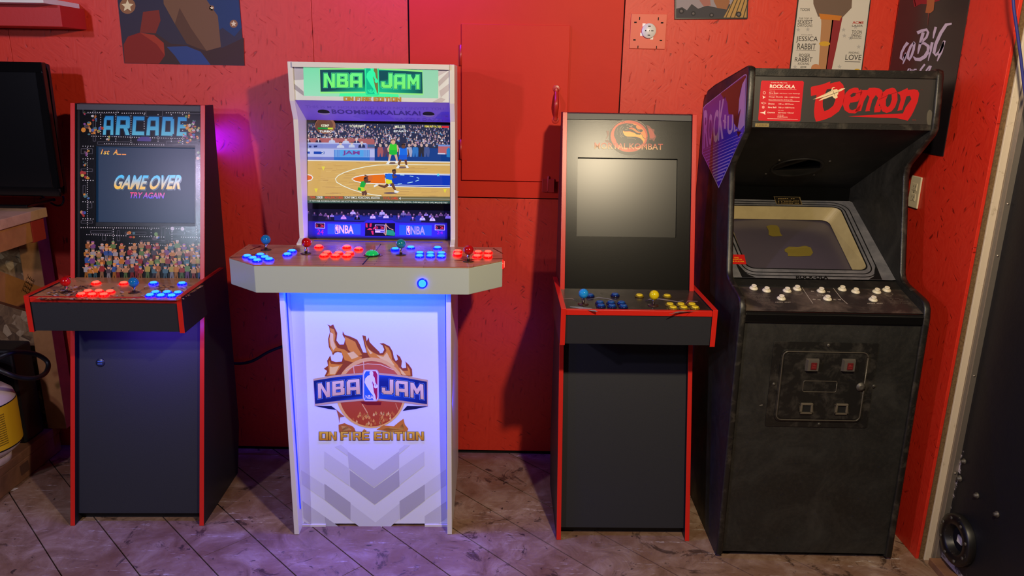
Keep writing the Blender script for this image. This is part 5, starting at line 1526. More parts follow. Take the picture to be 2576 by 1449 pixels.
pl_.poly(Lu([(425, 315), (975, 322), (972, 500), (425, 490)]), (44, 88, 196), 11)
pl_.poly(Lu([(1615, 335), (2155, 342), (2150, 512), (1615, 505)]), (36, 92, 200), 11)
pl_.poly(Lu([(1050, 300), (1545, 306), (1545, 525), (1045, 515)]), (18, 14, 30), 11)
for x0, sh in ((548, 0), (1735, 18)):
    nbalogo(pl_, badge(U, x0, 332 + sh, x0 + 62, 482 + sh, 0), 12, (40, 60, 150), (170, 50, 80), (226, 200, 230), (210, 190, 226), False)
    pl_.text('NBA', U(x0 + 70, 475 + sh), U(x0 + 308, 480 + sh), U(x0 + 70, 338 + sh), (226, 190, 224) if x0 < 1000 else (150, 150, 240), 13, 0.03)
for x0, y0 in ((215, 298), (1212, 330), (2205, 330)):
    pl_.poly(Lu([(x0, y0), (x0 + 168, y0 + 3), (x0 + 166, y0 + 96), (x0, y0 + 92)]), (200, 190, 226), 13)
    pl_.poly(Lu([(x0 + 10, y0 + 10), (x0 + 158, y0 + 13), (x0 + 156, y0 + 86), (x0 + 10, y0 + 82)]), (34, 14, 30), 14)
    pl_.text('0:', U(x0 + 18, y0 + 72), U(x0 + 52, y0 + 73), U(x0 + 18, y0 + 26), (220, 60, 60), 15, 0.01)
    pl_.text('26', U(x0 + 90, y0 + 74), U(x0 + 146, y0 + 75), U(x0 + 90, y0 + 26), (226, 60, 60), 15, 0.02)
pl_.text('24', U(250, 490), U(356, 494), U(256, 408), (190, 40, 110), 14, 0.0); pl_.text('24', U(2238, 488), U(2338, 490), U(2240, 440), (150, 40, 170), 14, 0.0)
for p_ in ([(1055, 310), (1085, 308), (1090, 380), (1060, 375)], [(1125, 310), (1160, 310), (1150, 375), (1120, 365)], [(1080, 415), (1120, 385), (1165, 400), (1165, 420)], [(1175, 400), (1230, 340), (1225, 400), (1185, 412)], [(1145, 440), (1185, 430), (1190, 495), (1170, 500)]):
    pl_.poly(Lu(p_), (200, 44, 60), 13)
pl_.line(Lu([(1392, 315), (1400, 420), (1390, 510), (1360, 470)]), 2.2, (214, 176, 90), 14)
pl_.line(Lu([(1395, 330), (1450, 390), (1520, 420)]), 1.4, (214, 176, 90), 14)
pl_.poly(Lu([(1405, 415), (1510, 425), (1548, 470), (1540, 515), (1400, 505)]), (30, 150, 70), 14)
pl_.poly(Lu([(1215, 430), (1375, 434), (1375, 466), (1215, 462)]), (196, 190, 210), 14); pl_.poly(Lu([(1300, 440), (1368, 442), (1368, 458), (1300, 456)]), (30, 40, 110), 15)
pl_.build('scoreboard_artwork', en, PRG)

# ---- front panel print
pf_ = Print(N, (0, FPY, 0.012), (0, -1, (FPT - FPY) / 0.956), 0.0005)
k = 520 / 1108.0
G = lambda x, y: (680 + x * k, 720 + y * k)
Lg = lambda pts: [G(x, y) for x, y in pts]
g1, g2, g3 = (214, 218, 218), (202, 204, 206), (182, 182, 186)
for pts, c_ in (([(290, 885), (420, 975), (424, 1070), (290, 975)], g1), ([(415, 885), (555, 985), (690, 885), (690, 975), (556, 1078), (422, 975)], g2), ([(690, 978), (825, 885), (825, 962), (690, 1068)], g1),
                ([(425, 985), (556, 1082), (690, 985), (692, 1072), (560, 1170), (428, 1072)], g3), ([(290, 1058), (430, 1160), (430, 1252), (292, 1145)], g3), ([(693, 1152), (828, 1062), (828, 1150), (695, 1252)], g3),
                ([(165, 985), (290, 1065), (292, 1145), (170, 1060)], g1), ([(828, 1062), (945, 978), (948, 1060), (828, 1145)], g1),
                ([(172, 1150), (292, 1235), (298, 1310), (258, 1310), (178, 1240)], g2), ([(828, 1232), (948, 1150), (948, 1240), (850, 1312), (828, 1312)], g2),
                ([(430, 1165), (564, 1266), (692, 1165), (692, 1245), (618, 1312), (508, 1312), (430, 1252)], g1), ([(292, 1235), (400, 1312), (300, 1312)], g3), ([(180, 1260), (258, 1310), (182, 1310)], g3),
                ([(345, 860), (415, 910), (415, 880), (380, 850)], g1), ([(690, 900), (750, 850), (720, 850), (690, 875)], g1)):
    pf_.poly(Lg(pts), c_, 0)
k3 = 330 / 1494.0
H = lambda x, y: (770 + x * k3, 800 + y * k3)
Lh = lambda pts: [H(x, y) for x, y in pts]
fo, fm, fy_ = (156, 72, 22), (232, 148, 36), (252, 212, 96)
for pts in ([(240, 72), (280, 88), (310, 72), (325, 108), (356, 170), (346, 255), (382, 302), (430, 300), (445, 240), (415, 190), (418, 150), (440, 190), (510, 212), (582, 246), (612, 300), (650, 390), (690, 395), (668, 320), (640, 195), (680, 205), (690, 262), (714, 220), (722, 272), (770, 322), (835, 385), (842, 402), (872, 396), (890, 360), (872, 310), (835, 290), (880, 285), (952, 322), (986, 380), (1000, 450), (1022, 490), (1046, 470), (1030, 412), (1070, 440), (1092, 490), (1084, 552), (1100, 572), (1140, 566), (1136, 512), (1125, 490), (1170, 530), (1206, 582), (1212, 664), (1100, 664), (740, 560), (330, 664), (210, 664), (240, 602), (203, 576), (250, 542), (240, 486), (276, 425), (290, 486), (340, 500), (408, 494), (420, 440), (405, 395), (360, 385), (330, 395), (306, 425), (290, 380), (260, 330), (250, 240), (272, 160), (262, 96)],):
    pf_.poly(Lh(pts), fo, 1)
for pts in ([(268, 110), (320, 130), (335, 200), (325, 270), (360, 340), (440, 360), (520, 420), (640, 440), (600, 520), (440, 480), (400, 380), (330, 375), (300, 400), (270, 320), (262, 240), (284, 170)], [(440, 210), (500, 240), (560, 270), (590, 340), (640, 420), (560, 440), (480, 360), (450, 280)], [(660, 215), (685, 300), (720, 360), (780, 400), (830, 420), (880, 420), (915, 370), (890, 310), (940, 340), (970, 400), (980, 470), (1040, 530), (1080, 600), (1160, 600), (1150, 540), (1185, 590), (1190, 655), (1110, 655), (900, 520), (720, 440), (690, 380)], [(255, 560), (262, 480), (285, 520), (380, 530), (420, 520), (330, 650), (235, 655), (262, 610)]):
    pf_.poly(Lh(pts), fm, 2)
for pts in ([(275, 160), (310, 180), (312, 260), (340, 330), (310, 370), (280, 310), (270, 230)], [(470, 400), (540, 380), (600, 440), (520, 470)], [(800, 420), (880, 440), (920, 390), (950, 450), (1010, 540), (960, 540), (880, 490)], [(270, 550), (300, 560), (380, 545), (330, 640), (270, 640)], [(690, 330), (760, 400), (730, 410)], [(1060, 560), (1100, 600), (1140, 650), (1090, 640)]):
    pf_.poly(Lh(pts), fy_, 3)
# ball
pf_.ell(*H(740, 850), 400 * k3, 402 * k3, (244, 190, 84), 4, 40)
pf_.ell(*H(745, 862), 366 * k3, 372 * k3, (186, 74, 30), 5, 40)
pf_.ell(*H(745, 700), 300 * k3, 200 * k3, (204, 96, 40), 6, 32)
pf_.line(Lh([(450, 600), (550, 545), (700, 520), (850, 530), (1000, 590)]), 1.8, (240, 206, 130), 7)
pf_.line(Lh([(655, 490), (660, 620)]), 1.8, (240, 206, 130), 7); pf_.line(Lh([(540, 540), (550, 640)]), 1.8, (240, 206, 130), 7)
pf_.line(Lh([(640, 980), (700, 1080)]), 2.4, (238, 180, 90), 7); pf_.line(Lh([(1020, 970), (1050, 1050)]), 1.2, (236, 176, 90), 7)
pf_.poly(Lh([(620, 950), (860, 955), (850, 990), (700, 990), (640, 975)]), (130, 24, 16), 7)
random.seed(9)
for i in range(60):
    x = random.uniform(480, 1000); y = random.uniform(1080, 1230)
    if (x - 740) ** 2 + (y - 850) ** 2 > 370 ** 2: continue
    pf_.poly(Lh([(x, y - 26), (x + 14, y), (x + 4, y + 18), (x - 14, y + 6)]), random.choice(((230, 160, 60), (240, 190, 90), (206, 110, 40))), 7)
for pts, c_ in (([(370, 1215), (400, 1205), (440, 1195), (480, 1215), (520, 1225), (550, 1250), (565, 1290), (480, 1300), (400, 1330), (375, 1290)], (190, 110, 40)), ([(400, 1225), (470, 1235), (520, 1270), (420, 1290)], (236, 180, 80)), ([(800, 1270), (880, 1220), (1000, 1230), (1060, 1180), (1110, 1145), (1125, 1210), (1165, 1260), (1150, 1290), (1000, 1300)], (210, 130, 40)), ([(860, 1270), (960, 1240), (1050, 1260), (1100, 1200), (1120, 1270), (980, 1290)], (244, 190, 70)), ([(640, 1290), (660, 1260), (690, 1280), (680, 1300)], (206, 140, 50)), ([(345, 1040), (400, 1090), (440, 1120), (385, 1130), (380, 1200), (370, 1120)], (176, 96, 50))):
    pf_.poly(Lh(pts), c_, 8)
# banner
pf_.poly(Lh([(100, 1000), (290, 1000), (350, 1046), (250, 1032)]), (20, 28, 54), 9); pf_.poly(Lh([(1388, 1005), (1150, 1000), (1100, 1056), (1250, 1034)]), (20, 28, 54), 9)
pf_.poly(Lh([(83, 690), (360, 645), (640, 622), (830, 622), (1100, 650), (1386, 703), (1388, 1006), (1100, 962), (830, 940), (640, 940), (360, 965), (100, 1002)]), (206, 172, 110), 10)
pf_.poly(Lh([(88, 712), (360, 668), (640, 645), (830, 645), (1100, 673), (1376, 724), (1378, 980), (1100, 940), (830, 918), (640, 918), (360, 942), (104, 976)]), [lin((16, 40, 84)), lin((20, 62, 122)), lin((30, 92, 160)), lin((30, 92, 160)), lin((20, 62, 122)), lin((16, 40, 84)), lin((14, 34, 74)), lin((18, 56, 112)), lin((26, 84, 150)), lin((26, 84, 150)), lin((18, 56, 112)), lin((14, 34, 74))], 11)
LQ = [((140, 915), (275, 895), (270, 725), (135, 745)), ((300, 885), (440, 870), (438, 705), (298, 722)), ((465, 870), (615, 862), (608, 690), (462, 705))]
RQ = [((865, 860), (995, 868), (995, 702), (862, 692)), ((1020, 880), (1165, 895), (1160, 722), (1018, 706)), ((1190, 900), (1340, 925), (1335, 755), (1188, 730))]
for s_, qs in (('NBA', LQ), ('JAM', RQ)):
    qs = [tuple(H(*p_) for p_ in q) for q in qs]
    pf_.glyphs(s_, qs, (120, 170, 214), 12, 0.085)
    pf_.glyphs(s_, qs, (24, 34, 60), 13, 0.06)
    pf_.glyphs(s_, qs, (226, 184, 104), 14, 0.0, (240, 214, 150))
nbalogo(pf_, lambda u, w: H(645 + u * 186, 585 + w * 362), 15, (44, 104, 166), (176, 30, 48), (240, 238, 240), (190, 170, 150), True)
o2 = lambda x, y: H(152 + (x - 870) / 860.0 * 1188, y)
onfire(pf_, o2, 1292, 1388, 0.0, (206, 140, 30), (240, 196, 60), (92, 56, 20), 20)
pf_.build('front_artwork', en, PR)
# ---- blue light strip under the deck
m_led2 = mat('blue_led_dim', (20, 60, 255), 0.4, emit=(0, 40, 255), es=1.0)
m_led = mat('blue_led', (20, 60, 255), 0.4, emit=(10, 70, 255), es=6)
MB().box(0.05, -0.010, 0.9662, 0.55, 0.0, 0.9695).build('light_strip', m_led, en)
light('under_deck_strip', 'AREA', (0.3, -0.005, 0.965), (0.0, 0.014, 1.0), 11.0, 0.54, aim=(0.3, 0.085, 0.80), size_y=0.012, parent=en)
for x_, d_ in ((a + 0.003, 1), (b - 0.003, -1)):        # strips down both inner sides
    light('side_strip', 'AREA', (x_, 0.035, 0.52), (0.0, 0.02, 1.0), 0.7, 0.86, aim=(x_ + d_ * 0.03, 0.075, 0.52), size_y=0.006, parent=en)
    MB().box(min(x_ - d_ * 0.002, x_), 0.031, 0.09, max(x_ - d_ * 0.002, x_), 0.039, 0.95).build('side_light_strip', m_led2, en)
light('deck_floor_glow', 'AREA', (0.3, -0.030, 0.968), (0.16, 0.10, 1.0), 2.6, 0.54, aim=(0.3, -0.30, 0.0), size_y=0.012, parent=en, spread=80)
# ================================================================ old black cabinet
D = Fr(0.772, 2.412, 0.0)
DW, DT = 0.644, 0.02
ed = D.empty('demon_arcade_cabinet')
tag(ed, 'tall worn black arcade cabinet with red Demon marquee, hooded monitor and coin door', 'arcade cabinet')
m_worn = bpy.data.materials.new('worn_black_vinyl')
m_worn.use_nodes = True
_t = NT(m_worn)
_v = _t.coord()
_n = _t.ramp(_t.noise(_v, 4.5, 6, 0.7, 1.2), [(0.45, 0.0), (0.72, 1.0)])
_f = _t.ramp(_t.noise(_v, 70, 5, 0.75), [(0.45, 0.0), (0.75, 0.6)])
_s = _t.ramp(_t.noise(_v, 42, 2, 0.5, 0.3), [(0.79, 0.0), (0.80, 0.8)])
_c = _t.mix(_t.math('MULTIPLY', _n, 0.7), lin((27, 27, 26)), lin((54, 53, 50)))
_c = _t.mix(_t.math('MULTIPLY', _f, 0.35), _c, lin((70, 64, 58)))
_t.link(_t.mix(_s, _c, lin((110, 104, 96))), _t.b.inputs['Base Color'])
_t.link(_t.ramp(_t.noise(_v, 6, 4), [(0.35, 0.42), (0.7, 0.7)]), _t.b.inputs['Roughness'])
_t.bump(_t.noise(_v, 520, 2), 0.22, 0.001)
m_mold = mat('worn_grey_black_molding', (24, 22, 20), 0.42, noise=(22, '4e4840', 0.5, 0.85), bump=(200, 0.2))
m_matte = mat('matt_black_board', (15, 14, 13), 0.65, noise=(12, '2c2925', 0.5, 0.8))
prof = [(-0.012, 0.014), (0.006, 0.93), (0.012, 0.962), (0.026, 0.980), (0.05, 0.988), (0.165, 1.008), (0.192, 1.02), (0.205, 1.04), (0.286, 1.375), (0.284, 1.405), (0.272, 1.424), (0.155, 1.532), (0.146, 1.552), (0.153, 1.622), (0.168, 1.722), (0.176, 1.738), (0.195, 1.742), (0.59, 1.68), (0.70, 1.655), (0.742, 1.62), (0.75, 1.58), (0.75, 0.0006), (0.03, 0.0006)]
front = prof[:19]
for x0 in (0, DW - DT):
    s_ = MB().yz(prof, x0, x0 + DT).build('side_panel', m_worn, ed)
    # molding strip wrapped along the front edge
    q = MB()
    vs = []
    n_ = len(front)
    for i, (y, z) in enumerate(front):
        ya, za_ = front[max(i - 1, 0)]; yb, zb_ = front[min(i + 1, n_ - 1)]
        d = math.hypot(yb - ya, zb_ - za_)
        ny, nz = -(zb_ - za_) / d, (yb - ya) / d
        for dx, o_ in ((-0.0012, -0.001), (-0.0012, 0.001), (DT * .25, 0.0032), (DT * .75, 0.0032), (DT + 0.0012, 0.001), (DT + 0.0012, -0.001)):
            vs.append((x0 + dx, y + ny * o_, z + nz * o_))
    fs = []
    for i in range(n_ - 1):
        for j in range(5):
            fs.append((i * 6 + j, (i + 1) * 6 + j, (i + 1) * 6 + j + 1, i * 6 + j + 1))
    q.add(vs, fs, True)
    q.build('edge_molding', m_mold, s_)
a, b = DT + 0.0004, DW - DT - 0.0004
fy = lambda z: -0.004 + (z - 0.014) * 0.0196
MB().yz([(fy(.02), .02), (fy(.905), .905), (fy(.905) + .018, .905), (fy(.02) + .018, .02)], a, b).build('front_panel', m_worn, ed, 0.001)
MB().box(a, 0.03, 0.0006, b, 0.06, 0.03).build('kick_board', m_blackin, ed)
MB().box(a, 0.70, 0.03, b, 0.715, 1.62).build('back_panel', m_blackin, ed)
MB().yz([(0.19, 1.715), (0.59, 1.655), (0.69, 1.632), (0.69, 1.62), (0.59, 1.643), (0.19, 1.70)], a, b).build('top_panel', m_worn, ed)
MB().yz([(0.004, .907), (0.004, .935), (0.012, .944), (0.03, .944), (0.03, .907)], a, b).build('front_rail', mat('gloss_black_rail', (12, 11, 11), 0.22), ed, 0.002)
# control panel
CP0, CPN = (0, 0.012, 0.9455), (0, -0.24, 1)
cz = lambda y: 0.9455 + 0.24 * (y - 0.012)
m_cpan = mat('dusty_control_panel', (44, 38, 36), 0.5, noise=(9, '6a5c52', 0.48, 0.78), bump=(160, 0.2))
MB().yz([(0.014, cz(.014)), (0.176, cz(.176)), (0.176, cz(.176) - .012), (0.014, cz(.014) - .001)], a, b).build('control_panel', m_cpan, ed)
MB().yz([(0.177, cz(.176) + .003), (0.224, 1.003), (0.224, 0.985), (0.177, cz(.176) - .012)], a, b).build('rear_ledge', m_matte, ed)
pd = Print(D, CP0, CPN, 0.0004)
k = 560 / 2576.0
C_ = lambda x, y: (1820 + x * k, 680 + y * k)
pd.line([C_(890, 172), C_(985, 315), C_(1035, 385)], 1.6, (150, 140, 130), 1)
pd.line([C_(1245, 175), C_(1365, 330), C_(1435, 390)], 1.6, (150, 140, 130), 1)
pd.text('START', C_(1080, 302), C_(1230, 304), C_(1076, 282), (132, 122, 112), 1, 0.03)
for x0, y0 in ((600, 376), (1665, 390)):
    for i in range(10):
        if i != 5:
            pd.line([C_(x0 + i * 18, y0 - 6), C_(x0 + i * 18 + 13, y0 - 6)], 2.2, (140, 130, 118), 1)
for cx, cy in ((870, 262), (1915, 280)):
    pts = []
    for i in range(24):
        t = 2 * math.pi * i / 24
        r_ = (52 if i % 2 else 34)
        pts.append(C_(cx + r_ * math.cos(t), cy + r_ * .5 * math.sin(t)))
    pd.line(pts + [pts[0]], 0.8, (124, 114, 102), 1)
for x0, x1, y0 in ((300, 400, 272), (320, 530, 290), (335, 545, 305), (345, 540, 320), (350, 550, 335), (360, 560, 352), (375, 560, 368), (1900, 2040, 325), (1910, 2090, 340), (1915, 2150, 356), (1930, 2190, 378), (950, 1090, 182)):
    n_ = int((x1 - x0) / 14)
    for i in range(n_):
        if random.random() < .8:
            pd.line([C_(x0 + i * 14, y0 + i * .2), C_(x0 + i * 14 + 9, y0 + i * .2)], 0.9, (104, 96, 88), 1)
for cx, cy, dr in ((1030, 243, -1), (1215, 248, 1), (1050, 336, -1), (1105, 340, 1), (1290, 340, -1), (1340, 338, 1)):
    pd.line([C_(cx - 18, cy), C_(cx + 18, cy + 4)], [2.6, 1.0] if dr < 0 else [1.0, 2.6], (150, 140, 128), 1)
pd.build('panel_lettering', ed, PRM)
for q in ((348, 212), (497, 238), (735, 242), (850, 220), (668, 330), (1128, 245), (1201, 335), (1372, 225), (1527, 252), (1772, 254), (1886, 234), (1730, 345)):
    c = D.pl(*C_(*q), CP0, CPN)
    button(D, ed, c, CPN, 'white', 0.0142)
# coin door
yf = lambda z: fy(z)
FP0, FPN = (0, fy(.68), .68), (0, -1, 0.0196)
fpn = Vector(FPN).normalized()
cd = bpy.data.objects.new('coin_door', None); COL.objects.link(cd); cd.parent = ed; cd.empty_display_size = 0.05
def onf(x, y, lift=0.0):
    return D.pl(x, y, FP0, FPN) + fpn * lift
k4 = 320 / 1855.0
E_ = lambda x, y: (1920 + x * k4, 840 + y * k4)
m_bead = mat('highlight_bead', (74, 68, 60), 0.3)  # lighter tone puts the bright edge highlights of the ridges into the colour
m_coin = mat('coin_door_black', (26, 25, 24), 0.34, noise=(18, '46423d', 0.48, 0.8), bump=(300, 0.1))
x0, x1, z0, z1 = 0.128, 0.488, 0.524, 0.838
def rrect(cx, cz_, hw, hh, r, n=5):
    P = []
    for sx, sz, a0 in ((1, 1, 0), (-1, 1, 90), (-1, -1, 180), (1, -1, 270)):
        for i in range(n + 1):
            t = math.radians(a0 + 90 * i / n)
            P.append((cx + sx * (hw - r) + r * math.cos(t), cz_ + sz * (hh - r) + r * math.sin(t)))
    return P
def plate(mb, P, d0, d1):
    vs = [Vector((x, yf(z), z)) + fpn * d0 for x, z in P]
    mb.prism(vs, fpn * (d1 - d0))
    return mb
xm, zm = (x0 + x1) / 2, (z0 + z1) / 2
plate(MB(), rrect(xm, zm, (x1 - x0) / 2, (z1 - z0) / 2, 0.008), 0.0005, 0.0035).build('mounting_frame', m_coin, cd, 0.001)
plate(MB(), rrect(xm, zm - 0.002, 0.152, 0.132, 0.02), 0.0036, 0.0085).build('door_frame', m_coin, cd, 0.002)
plate(MB(), rrect(xm, zm - 0.002, 0.140, 0.120, 0.016), 0.0086, 0.0118).build('door_leaf', m_coin, cd, 0.0015)
def ridge(P, r, d, name, m_=None):
    pts = [Vector((x, yf(z), z)) + fpn * d for x, z in P + [P[0]]]
    MB().tube(pts, r, 8).build(name, m_ or m_coin, cd)
ridge(rrect(xm, zm - 0.002, 0.146, 0.126, 0.018), 0.0022, 0.0100, 'door_bead', m_bead)
ridge(rrect(xm - 0.008, zm - 0.001, 0.058, 0.020, 0.006), 0.0016, 0.012, 'embossed_panel', m_bead)
for (px_, py_) in ((945, 160), (150, 725), (1605, 755), (808, 1308)):
    c = onf(*E_(px_, py_), 0.0036)
    MB().lathe(c, fpn, [(0, 0.0062), (0.002, 0.0056), (0.0032, 0.003), (0.0034, 0)], 14).build('carriage_bolt', m_greym, cd)
c = onf(*E_(1402, 755), 0.0118)
lk = MB().lathe(c, fpn, [(0, 0.0165), (0.0022, 0.0165), (0.003, 0.011), (0.006, 0.0105), (0.0065, 0.004), (0.005, 0.0)], 24).build('lock', m_greym, cd)
m_pink = mat('faded_red_print', (150, 48, 50), 0.5)
m_redw = mat('red_coin_window', (92, 26, 28), 0.3)
for px_, py_ in ((690, 430), (1215, 435)):
    c = onf(*E_(px_, py_), 0.0118)
    f_ = MB()
    hx, hz_ = 0.0225, 0.0225
    P = [(c.x - hx, c.z - hz_), (c.x + hx, c.z - hz_), (c.x + hx, c.z + hz_), (c.x - hx, c.z + hz_)]
    vs = [Vector((x, c.y, z)) for x, z in P] + [Vector((c.x + (x - c.x) * .82, c.y, c.z + (z - c.z) * .82)) + fpn * 0.014 for x, z in P]
    f_.add(vs, [(0, 1, 5, 4), (1, 2, 6, 5), (2, 3, 7, 6), (3, 0, 4, 7), (4, 5, 6, 7)])
    f_.build('coin_slot_bezel', mat('dark_grey_plastic', (84, 78, 72), 0.4), cd)
    q = MB().box(c.x - 0.009, c.y - 0.0172, c.z - 0.0125, c.x + 0.011, c.y - 0.0142, c.z + 0.0125)
    q.build('coin_reject_button', m_redw, cd, 0.001)
    vs_, fs_ = textmesh('25c', 0.01)
    pc = MB().add([(c.x - 0.006 + u * 0.014, c.y - 0.01745, c.z + 0.000 + w * 0.007) for u, w in vs_], fs_)
    pc.box(c.x - 0.006, c.y - 0.0175, c.z - 0.006, c.x + 0.008, c.y - 0.0174, c.z - 0.004)
    pc.build('coin_price', m_pink, cd)
for px_, py_ in ((605, 1060), (1115, 1070)):
    c = onf(*E_(px_, py_), 0.0118)
    f_ = MB()
    for (ax_, az, bx_, bz) in ((-.021, -.021, .021, -.014), (-.021, .014, .021, .021), (-.021, -.014, -.014, .014), (.014, -.014, .021, .014)):
        f_.box(c.x + ax_, c.y - 0.008, c.z + az, c.x + bx_, c.y - 0.0002, c.z + bz)
    f_.build('coin_return_frame', mat('worn_return_frame', (92, 84, 72), 0.35), cd, 0.003)
    MB().box(c.x - .0145, c.y - 0.003, c.z - .0145, c.x + .0145, c.y - 0.0003, c.z + .0145).build('coin_return_flap', m_brown, cd)
# marquee
MY0 = (0, 0.158, 1.556)
MN = (0, -1, 0.105)
my = lambda z: 0.158 + 0.105 * (z - 1.556)
m_mq = mat('charcoal_marquee', (50, 46, 44), 0.4)
MB().yz([(my(1.565), 1.565), (my(1.712), 1.712), (my(1.712) + .006, 1.712), (my(1.565) + .006, 1.565)], a, b).build('marquee_panel', m_mq, ed)
MB().yz([(my(1.712) - .006, 1.7125), (my(1.712) - .006, 1.737), (my(1.712) + .02, 1.737), (my(1.712) + .02, 1.7125)], a, b).build('marquee_top_rail', m_mold, ed, 0.001)
MB().yz([(my(1.54) - .004, 1.545), (my(1.565) - .005, 1.5645), (my(1.565) + .012, 1.5645), (my(1.54) + .012, 1.545)], a, b).build('marquee_bottom_rail', m_mold, ed, 0.001)
pt = Print(D, MY0, MN, 0.0005)
k = 460 / 2576.0
J = lambda x, y: (1880 + x * k, 180 + y * k)
Lj = lambda pts: [J(x, y) for x, y in pts]
rd = (192, 26, 30)
pt.poly(Lj([(205, 128), (780, 132), (796, 150), (745, 690), (730, 704), (160, 690), (152, 672), (192, 150)]), (196, 20, 34), 0)
cr = (240, 226, 206)
tx = lambda w, x0, x1, y1, h, b_=0.01: pt.text(w, J(x0, y1), J(x1, y1 + (x1 - x0) * .012), J(x0 + h * .06, y1 - h), cr, 1, b_)
tx('© Rock-Ola Mfg. Corp.', 330, 565, 166, 18, 0)
tx('ROCK-OLA', 315, 670, 234, 52, 0.03)
pt.line([J(310, 248), J(690, 256)], 0.5, cr, 1)
tx('Pick Up', 312, 390, 282, 12, 0); tx('Fire Gem', 308, 435, 312, 18, .015); tx('100 Points / Laser Recharge', 455, 738, 318, 16, 0)
tx('Drop Off at', 308, 420, 336, 11, 0); tx('Cargo Shuttle', 302, 500, 368, 19, .015); tx('100—1000 Points', 522, 735, 370, 18, 0)
tx('Bonus Astronaut For 10 Drop Offs', 300, 636, 404, 13, 0)
pt.line([J(300, 412), J(735, 422)], 0.7, cr, 1)
tx('Drone', 295, 382, 464, 20, .015); tx('100 or 400 Points', 440, 650, 466, 18, 0)
tx('Fire Ball', 290, 406, 514, 20, .015); tx('700 or 1500 Points', 435, 662, 516, 18, 0)
tx('Hit only', 432, 510, 554, 11, 0); tx('Demon', 285, 388, 586, 19, .015); tx('500 Points + Bonus!', 430, 652, 588, 17, 0); tx('Hit & Hit', 428, 512, 618, 11, 0); tx('1500 Points', 425, 565, 648, 18, 0)
pt.line([J(280, 664), J(710, 672)], 0.7, cr, 1)
pt.line([J(238 + 18 * math.cos(t), 300 + 18 * math.sin(t)) for t in [i * .7 for i in range(10)]], 0.8, cr, 1)
pt.poly(Lj([(212, 340), (236, 352), (262, 360), (236, 370), (216, 384), (222, 362)]), cr, 1)
pt.line([J(195, 440), J(230, 430), J(265, 446), J(230, 458), J(195, 444)], 0.8, cr, 1)
pt.ell(*J(224, 502), 3.4, 3.8, (226, 150, 140), 1)
pt.poly(Lj([(172, 580), (230, 570), (256, 545), (250, 585), (252, 610), (226, 590)]), cr, 1)
pt.build('instruction_card', ed, PR)
pt = Print(D, MY0, MN, 0.0005)
# big red lettering
pt.poly(Lj([(900, 215), (1060, 180), (1172, 138), (1160, 170), (1240, 150), (1300, 138), (1350, 190), (1366, 250), (1372, 340), (1350, 450), (1290, 560), (1180, 640), (1080, 680), (965, 706), (945, 640), (938, 560), (950, 440), (975, 330), (895, 345), (892, 240)]), rd, 1)
pt.poly(Lj([(1120, 250), (1180, 240), (1230, 300), (1240, 400), (1210, 480), (1150, 530), (1085, 560), (1062, 500), (1060, 420), (1080, 340)]), (50, 46, 44), 2)
pt.poly(Lj([(1385, 300), (1440, 248), (1510, 226), (1560, 232), (1575, 270), (1600, 250), (1620, 290), (1580, 370), (1560, 420), (1450, 440), (1430, 480), (1440, 530), (1480, 545), (1540, 520), (1600, 460), (1580, 540), (1520, 590), (1430, 585), (1370, 545), (1345, 470), (1350, 400)]), rd, 1)
pt.poly(Lj([(1450, 330), (1490, 300), (1530, 300), (1520, 340), (1460, 365)]), (50, 46, 44), 2)
pt.poly(Lj([(1600, 262), (1690, 262), (1715, 232), (1790, 228), (1860, 240), (1900, 270), (1910, 330), (1850, 480), (1890, 500), (1870, 570), (1785, 578), (1790, 510), (1840, 370), (1810, 330), (1760, 400), (1720, 540), (1730, 555), (1660, 562), (1680, 480), (1720, 360), (1690, 330), (1640, 420), (1600, 555), (1520, 565), (1570, 420), (1590, 330)]), rd, 1)
pt.poly(Lj([(1900, 300), (1960, 250), (2040, 228), (2080, 240), (2110, 290), (2115, 400), (2080, 500), (2030, 560), (1960, 585), (1900, 560), (1870, 500), (1860, 420)]), rd, 1)
pt.poly(Lj([(1985, 320), (2030, 320), (2035, 390), (2010, 470), (1975, 505), (1950, 480), (1950, 400)]), (50, 46, 44), 2)
pt.poly(Lj([(2110, 300), (2255, 232), (2262, 260), (2350, 250), (2400, 265), (2420, 310), (2400, 420), (2350, 540), (2310, 620), (2258, 692), (2100, 655), (1850, 650), (1420, 632), (1700, 612), (2000, 600), (2190, 590), (2230, 500), (2310, 390), (2290, 340), (2240, 350), (2180, 540), (2112, 556), (2160, 400), (2150, 330)]), rd, 1)
# cream spaceship
pt.poly(Lj([(920, 396), (1060, 330), (1180, 270), (1190, 230), (1215, 218), (1238, 225), (1200, 240), (1200, 258), (1260, 246), (1275, 265), (1320, 240), (1380, 235), (1330, 268), (1280, 290), (1278, 320), (1262, 330), (1272, 365), (1240, 382), (1215, 372), (1195, 345), (1100, 382), (1000, 415), (1040, 385), (1070, 360)]), (222, 200, 160), 4)
pt.line([J(990, 392), J(1200, 318), J(1270, 290)], 1.2, (60, 52, 44), 5); pt.line([J(1200, 262), J(1235, 345)], 0.9, (60, 52, 44), 5); pt.line([J(1280, 270), J(1290, 292)], 0.8, (60, 52, 44), 5); pt.line([J(1060, 334), J(1190, 280)], 0.6, (120, 104, 84), 5)
pt.line([J(1440, 345), J(1560, 300), J(1600, 292)], 0.9, (100, 20, 22), 5); pt.line([J(1850, 395), J(1990, 330), J(2130, 280)], 0.9, (100, 20, 22), 5)
pt.text('TM', J(2440, 262), J(2470, 263), J(2440, 250), (120, 34, 34), 3); pt.text('TM', J(2320, 692), J(2370, 694), J(2320, 672), (140, 40, 34), 3)
pt.build('title_lettering', ed, PR)
pt = Print(D, MY0, MN, 0.0005)
pt.ell(*J(2570, 660), 8, 22, (92, 86, 76), 0)
